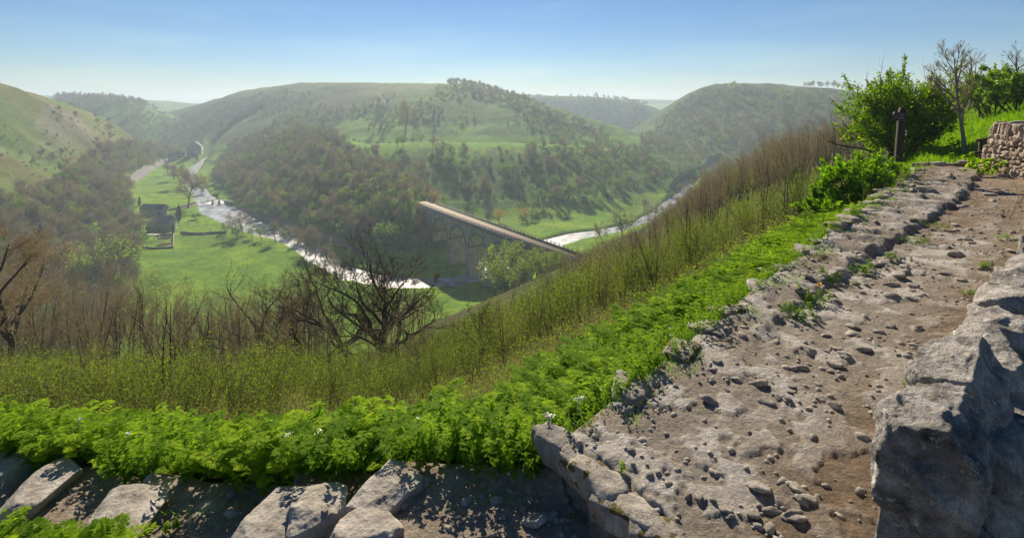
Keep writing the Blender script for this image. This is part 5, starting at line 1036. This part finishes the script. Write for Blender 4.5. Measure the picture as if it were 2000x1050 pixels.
# arc-length uniform sampling along the edge
ep = np.array([(p[0], p[1]) for p in EDGE[3:14]]); el = np.concatenate([[0], np.cumsum(np.hypot(*np.diff(ep, axis=0).T))])
def band2(n, d0, d1, l0, l1, near=0.):
    s = l0+(l1-l0)*rng.uniform(0, 1, n*3); x0, y0 = np.interp(s, el, ep[:, 0]), np.interp(s, el, ep[:, 1]); k = rng.uniform(0, 1, n*3) < np.minimum(1, (7/np.hypot(x0, y0))**near); s = s[k][:n]
    x0, y0 = np.interp(s, el, ep[:, 0]), np.interp(s, el, ep[:, 1]); x1, y1 = np.interp(s+.6, el, ep[:, 0]), np.interp(s+.6, el, ep[:, 1]); xm, ym = np.interp(s-.6, el, ep[:, 0]), np.interp(s-.6, el, ep[:, 1]); dx, dy = x1-xm, y1-ym; L = np.hypot(dx, dy)+1e-6; w_ = 1.+.18*np.sin(s*.9)+.1*np.sin(s*2.3)
    d = (d0+(d1-d0)*rng.uniform(0, 1, len(s)))*w_; return x0-dy/L*d, y0+dx/L*d, d, s
EL_L = el[1]; X, Y_, D, S_ = band2(10500, -.05, 1.9, el[1]-8, el[9]+1, 1.1)
keep = (np.hypot(X, Y_) > 3.0)&(X/Y_ > -1.35); X, Y_, D, S_ = X[keep], Y_[keep], D[keep], S_[keep]; Z = near_ground(X, Y_)[0]
wide = sstep(0, .5, D)*sstep(2.1, 1.2, D); hump = .5+.42*wide+.42*perlin(X*1.5, Y_*1.5, 2.)+rng.uniform(-.18, .22, len(X)); hump = hump*(1-.5*sstep(-.7, 1.0, X)*sstep(1.5, .2, D)); isn = (perlin(X*.8, Y_*.8, 31.)+.25*rng.normal(size=len(X)) > -.24)
nt_ = [nettle(rng) for _ in range(5)]; ct_ = [cicely(rng) for _ in range(5)]
m = isn; spread_plants('nettles', 'dense bright green nettles crowding the edge of the footpath', M_NETT, nt_, X[m], Y_[m], Z[m], (hump*1.2)[m], rng)
m = ~isn; spread_plants('cicely', 'feathery yellow green sweet cicely crowding the edge of the footpath', M_CIC, ct_, X[m], Y_[m], Z[m]+.18*hump[m], (hump*1.0)[m], rng)
X, Y_, D, S_ = band2(4200, 1.3, 2.6, el[1]-8, el[9]+4, .8); Z = height(X, Y_); spread_plants('bank_herbs', 'low light green herbs on the slope just below the nettles', M_CIC, ct_, X, Y_, Z-.02, rng.uniform(.7, 1.4, len(X)), rng)
# white umbels
X, Y_, D, S_ = band2(420, .1, 1.5, el[1]-6, el[9], .6); Z = near_ground(X, Y_)[0]+.38*(1-.5*sstep(-.7, 1., X))+rng.uniform(-.06, .06, len(X)); mb = MB()
for x_, y_, z_ in zip(X, Y_, Z):
    n = 26; a_ = rng.uniform(0, 6.28, n); r_ = rng.uniform(0, .038, n); quads(mb, np.stack([x_+r_*np.cos(a_), y_+r_*np.sin(a_), z_+rng.uniform(-.01, .012, n)], 1), .014, rng, aspect=.9, flat=2.)
    tubes(mb, [[x_, y_, z_-.12]], [[x_, y_, z_]], [.004], [.003], 3)
tag(mb.build('white_flowers', M_FLOW), 'small creamy white flower heads among the nettles', kind='stuff')
# plants rooted along the rock step and at the bottom left
def clump(name, px, py, n, r, sc, label, temps, mt, Y=None):
    q = G(px, py); X = q[0]+np.clip(rng.normal(size=n), -1.2, 1.2)*r[0]; Y_ = q[1]+np.clip(rng.normal(size=n), -1.2, 1.2)*r[1]; Z = near_ground(X, Y_)[0]; mb = MB()
    for i in range(n):
        V, Q_, A = temps[rng.randint(len(temps))]; V = rotz(V*[1, 1, .55], rng.uniform(0, 6.28))*sc*rng.uniform(.6, 1.2)+[X[i]-q[0], Y_[i]-q[1], Z[i]-q[2]]; mb.add(V, Q_, None, np.clip(A*rng.uniform(.5, 1.2), 0, 1))
    return tag(mb.build(name, mt, None, loc=tuple(q)), label, 'plant')
for (px, py, n, rx, sc, lab) in [(1560, 622, 16, .13, .42, 'low dark green weeds at the near end of the rock step'), (1598, 590, 14, .12, .42, 'dark green weeds with a yellow flower on the rock step'), (1640, 556, 10, .12, .42, 'dark green weeds beside the yellow flower'), (1685, 537, 12, .12, .45, 'low green rosette on top of the rock step'), (1745, 506, 10, .13, .4, 'small weeds halfway up the rock step'), (1790, 476, 12, .14, .42, 'green moss cushion and weeds on the upper rock step'), (1832, 446, 10, .15, .4, 'thin weeds near the top of the rock step'),
        (1925, 522, 10, .08, .35, 'bright green tuft at the foot of the near wall'), (1890, 580, 6, .06, .3, 'small bright tuft lower down at the foot of the near wall'), (1205, 985, 5, .03, .25, 'tiny bright green tuft in the corner of the ledge'), (1772, 762, 3, .02, .2, 'single small green leaves against the near wall'), (340, 1045, 4, .04, .3, 'small green sprigs at the bottom edge'), (1960, 470, 8, .1, .35, 'green tuft high up beside the near wall')]:
    clump('weed', px, py, n, (rx, rx*.7), sc, lab, nt_, M_NETT)
q = G(1600, 588); mb = MB(); quads(mb, np.array([0, 0, .17])+rng.normal(size=(26, 3))*.012, .03, rng, flat=2.); tubes(mb, [[0, 0, 0]], [[0, 0, .17]], [.004], [.003], 4); tag(mb.build('dandelion', M_YEL, None, loc=tuple(q)), 'single yellow dandelion among the weeds of the rock step', 'flower')
X = rng.uniform(-4.4, -2.5, 900); Y_ = rng.uniform(2.6, 3.75, 900); k = Y_ < 3.55-.55*np.maximum(X+3.0, -.2)-.25*rng.uniform(0, 1, 900); X, Y_ = X[k], Y_[k]; Z = near_ground(X, Y_)[0]
spread_plants('corner_herbs', 'light green ferny herbs filling the bottom left corner', M_CIC, ct_, X, Y_, Z-.05, rng.uniform(.6, 1.0, len(X)), rng)
# undergrowth on the slope: thin shoots with small young leaves
def undergrowth(name, label, n, u0, u1, Y0, Y1, hm, ls, mt, keepf):
    Yv = np.exp(rng.uniform(math.log(Y0), math.log(Y1), n)); U = rng.uniform(u0, u1, n); X = U*Yv; Z, d = terrain(X, Yv); k = (d['sd'] > 1.2)&(d['sd'] < 60)&keepf(X, Yv, Z, d); X, Yv, Z = X[k], Yv[k], Z[k]; n = len(X); mb = MB()
    h_ = hm*rng.uniform(.35, 1.1, n)*(1+.5*perlin(X/2.5, Yv/2.5, 3.)); d_ = norm(np.stack([rng.normal(size=n)*.28, rng.normal(size=n)*.28, np.ones(n)], 1)); p0 = np.stack([X, Yv, Z-.05], 1); wd_ = np.clip(.0014*Yv, .006, .03)[:, None]
    sd_ = norm(np.cross(d_, rng.normal(size=(n, 3)))); V = np.stack([p0-sd_*wd_/2, p0+sd_*wd_/2, p0+d_*h_[:, None]], 1); mb.add(V.reshape(-1, 3), None, np.arange(3*n).reshape(n, 3), np.repeat(rng.uniform(0, 1, n), 3), 0)
    r = 8; f = rng.uniform(.15, 1.05, (n*r, 1)); base = np.repeat(p0, r, 0)+np.repeat(d_*h_[:, None], r, 0)*f+rng.normal(size=(n*r, 3))*.05; vn_ = np.clip(.5+.9*fbm(X/4, Yv/4, 6., 3), 0, 1); quads(mb, base, np.repeat(np.clip(ls*(Yv/9)**.6, ls*.7, ls*3), r), rng, v=np.clip(np.repeat(vn_, r)+rng.uniform(-.3, .3, n*r), 0, 1), m=1, aspect=.7, flat=.6)
    return tag(mb.build(name, [M_STEM, mt]), label, kind='stuff')
undergrowth('undergrowth', 'tangled yellow green undergrowth covering the slope below the path', 36000, -1.25, .7, 5.5, 60, .75, .033, M_SCRUB, lambda X, Y, Z, d: np.ones(len(X), bool))
# dry grass stems by the signpost and over the bank
mb = MB(); n = 260; X = np.concatenate([rng.normal(9.6, .5, 130), rng.normal(7.6, 1.4, 130)]); Y_ = np.concatenate([rng.normal(13.4, .5, 130), rng.normal(11.6, 1.2, 130)]); Z = height(X, Y_); d_ = norm(np.stack([rng.normal(.25, .3, n), rng.normal(size=n)*.3, np.ones(n)], 1)); twigs(mb, np.stack([X, Y_, Z], 1), d_, rng.uniform(.3, .85, n), .012, rng)
tag(mb.build('dry_grass', M_STEM), 'dead straw coloured stems round the foot of the signpost', kind='stuff')
# turf blades on the bank beyond the end of the path
n = 40000; Yv = np.exp(rng.uniform(math.log(15), math.log(60), n)); X = rng.uniform(.74, 1.05, n)*Yv; Z, d = terrain(X, Yv); k = (d['sd'] < 3); X, Yv, Z = X[k], Yv[k], Z[k]; mb = MB(); n = len(X)
twigs(mb, np.stack([X, Yv, Z-.02], 1), norm(rng.normal(size=(n, 3))*.4+[0, 0, 1.]), rng.uniform(.08, .3, n)*(Yv/22)**.5, .03, rng); tag(mb.build('grass', M_LIME), 'bright green grass on the bank beyond the path', kind='stuff')

# dead sticks and stalks
mb = MB(); 
for (a_, b_, lab) in [((1388, 668), (1432, 676), 'thin pale dead twig lying at the edge of the path'), ((170, 905), (190, 915), 'short brown stick lying on the left step')]:
    A, B_ = G(*a_), G(*b_); m_ = MB(); L = B_-A; tubes(m_, [[0, 0, .01], L*.5+[0, 0, .03]], [L*.5+[0, 0, .03], L+[0, 0, .012]], [.007, .006], [.006, .003], 5, .8); tubes(m_, [L*.4+[0, 0, .02]], [L*.6+[.02, .05, .05]], [.003], [.002], 4, .8); tag(m_.build('twig', M_STEM, None, loc=tuple(A)), lab, 'twig')
X, Y_, D, S_ = band2(420, .2, 2.2, el[1]-7, el[9]+1, .5); Z = height(X, Y_); n = len(X); mb = MB(); twigs(mb, np.stack([X, Y_, Z], 1), norm(rng.normal(size=(n, 3))*.3+[0, 0, 1.]), rng.uniform(.3, .75, n), .006, rng); tag(mb.build('dead_stalks', M_STEM), 'thin dead stalks standing among the nettles', kind='stuff')
X, Y_, D, S_ = band2(9000, -.3, .25, el[3], el[9]+1, .3); Z = near_ground(X, Y_)[0]; n = len(X); k = perlin(X*1.8, Y_*1.8, 44.) > .05; X, Y_, Z = X[k], Y_[k], Z[k]; n = len(X); mb = MB(); twigs(mb, np.stack([X, Y_, Z-.01], 1), norm(rng.normal(size=(n, 3))*.5+[0, 0, 1.]), rng.uniform(.03, .11, n), .006, rng); tag(mb.build('grass_tufts', M_LIME), 'short grass tufts between the edge stones of the path', kind='stuff')
# ---------------------------------------------------------------- air
zt = float(LZ.max())+11.; print('haze top', zt); mb = MB(); mb.box((0, 0, (zt-79)/2), (8600, 8600, zt+79))
m = bpy.data.materials.new("hazy air"); m.use_nodes = True; t = m.node_tree; t.nodes.remove(t.nodes["Principled BSDF"])
pv = t.nodes.new("ShaderNodeVolumePrincipled"); pv.inputs["Color"].default_value = (.68, .84, 1, 1); pv.inputs["Density"].default_value = HAZE
pv.inputs["Anisotropy"].default_value = .25; t.links.new(pv.outputs[0], t.nodes["Material Output"].inputs["Volume"])
o = mb.build("haze", m); tag(o, "pale blue haze filling the valley air", kind="stuff")
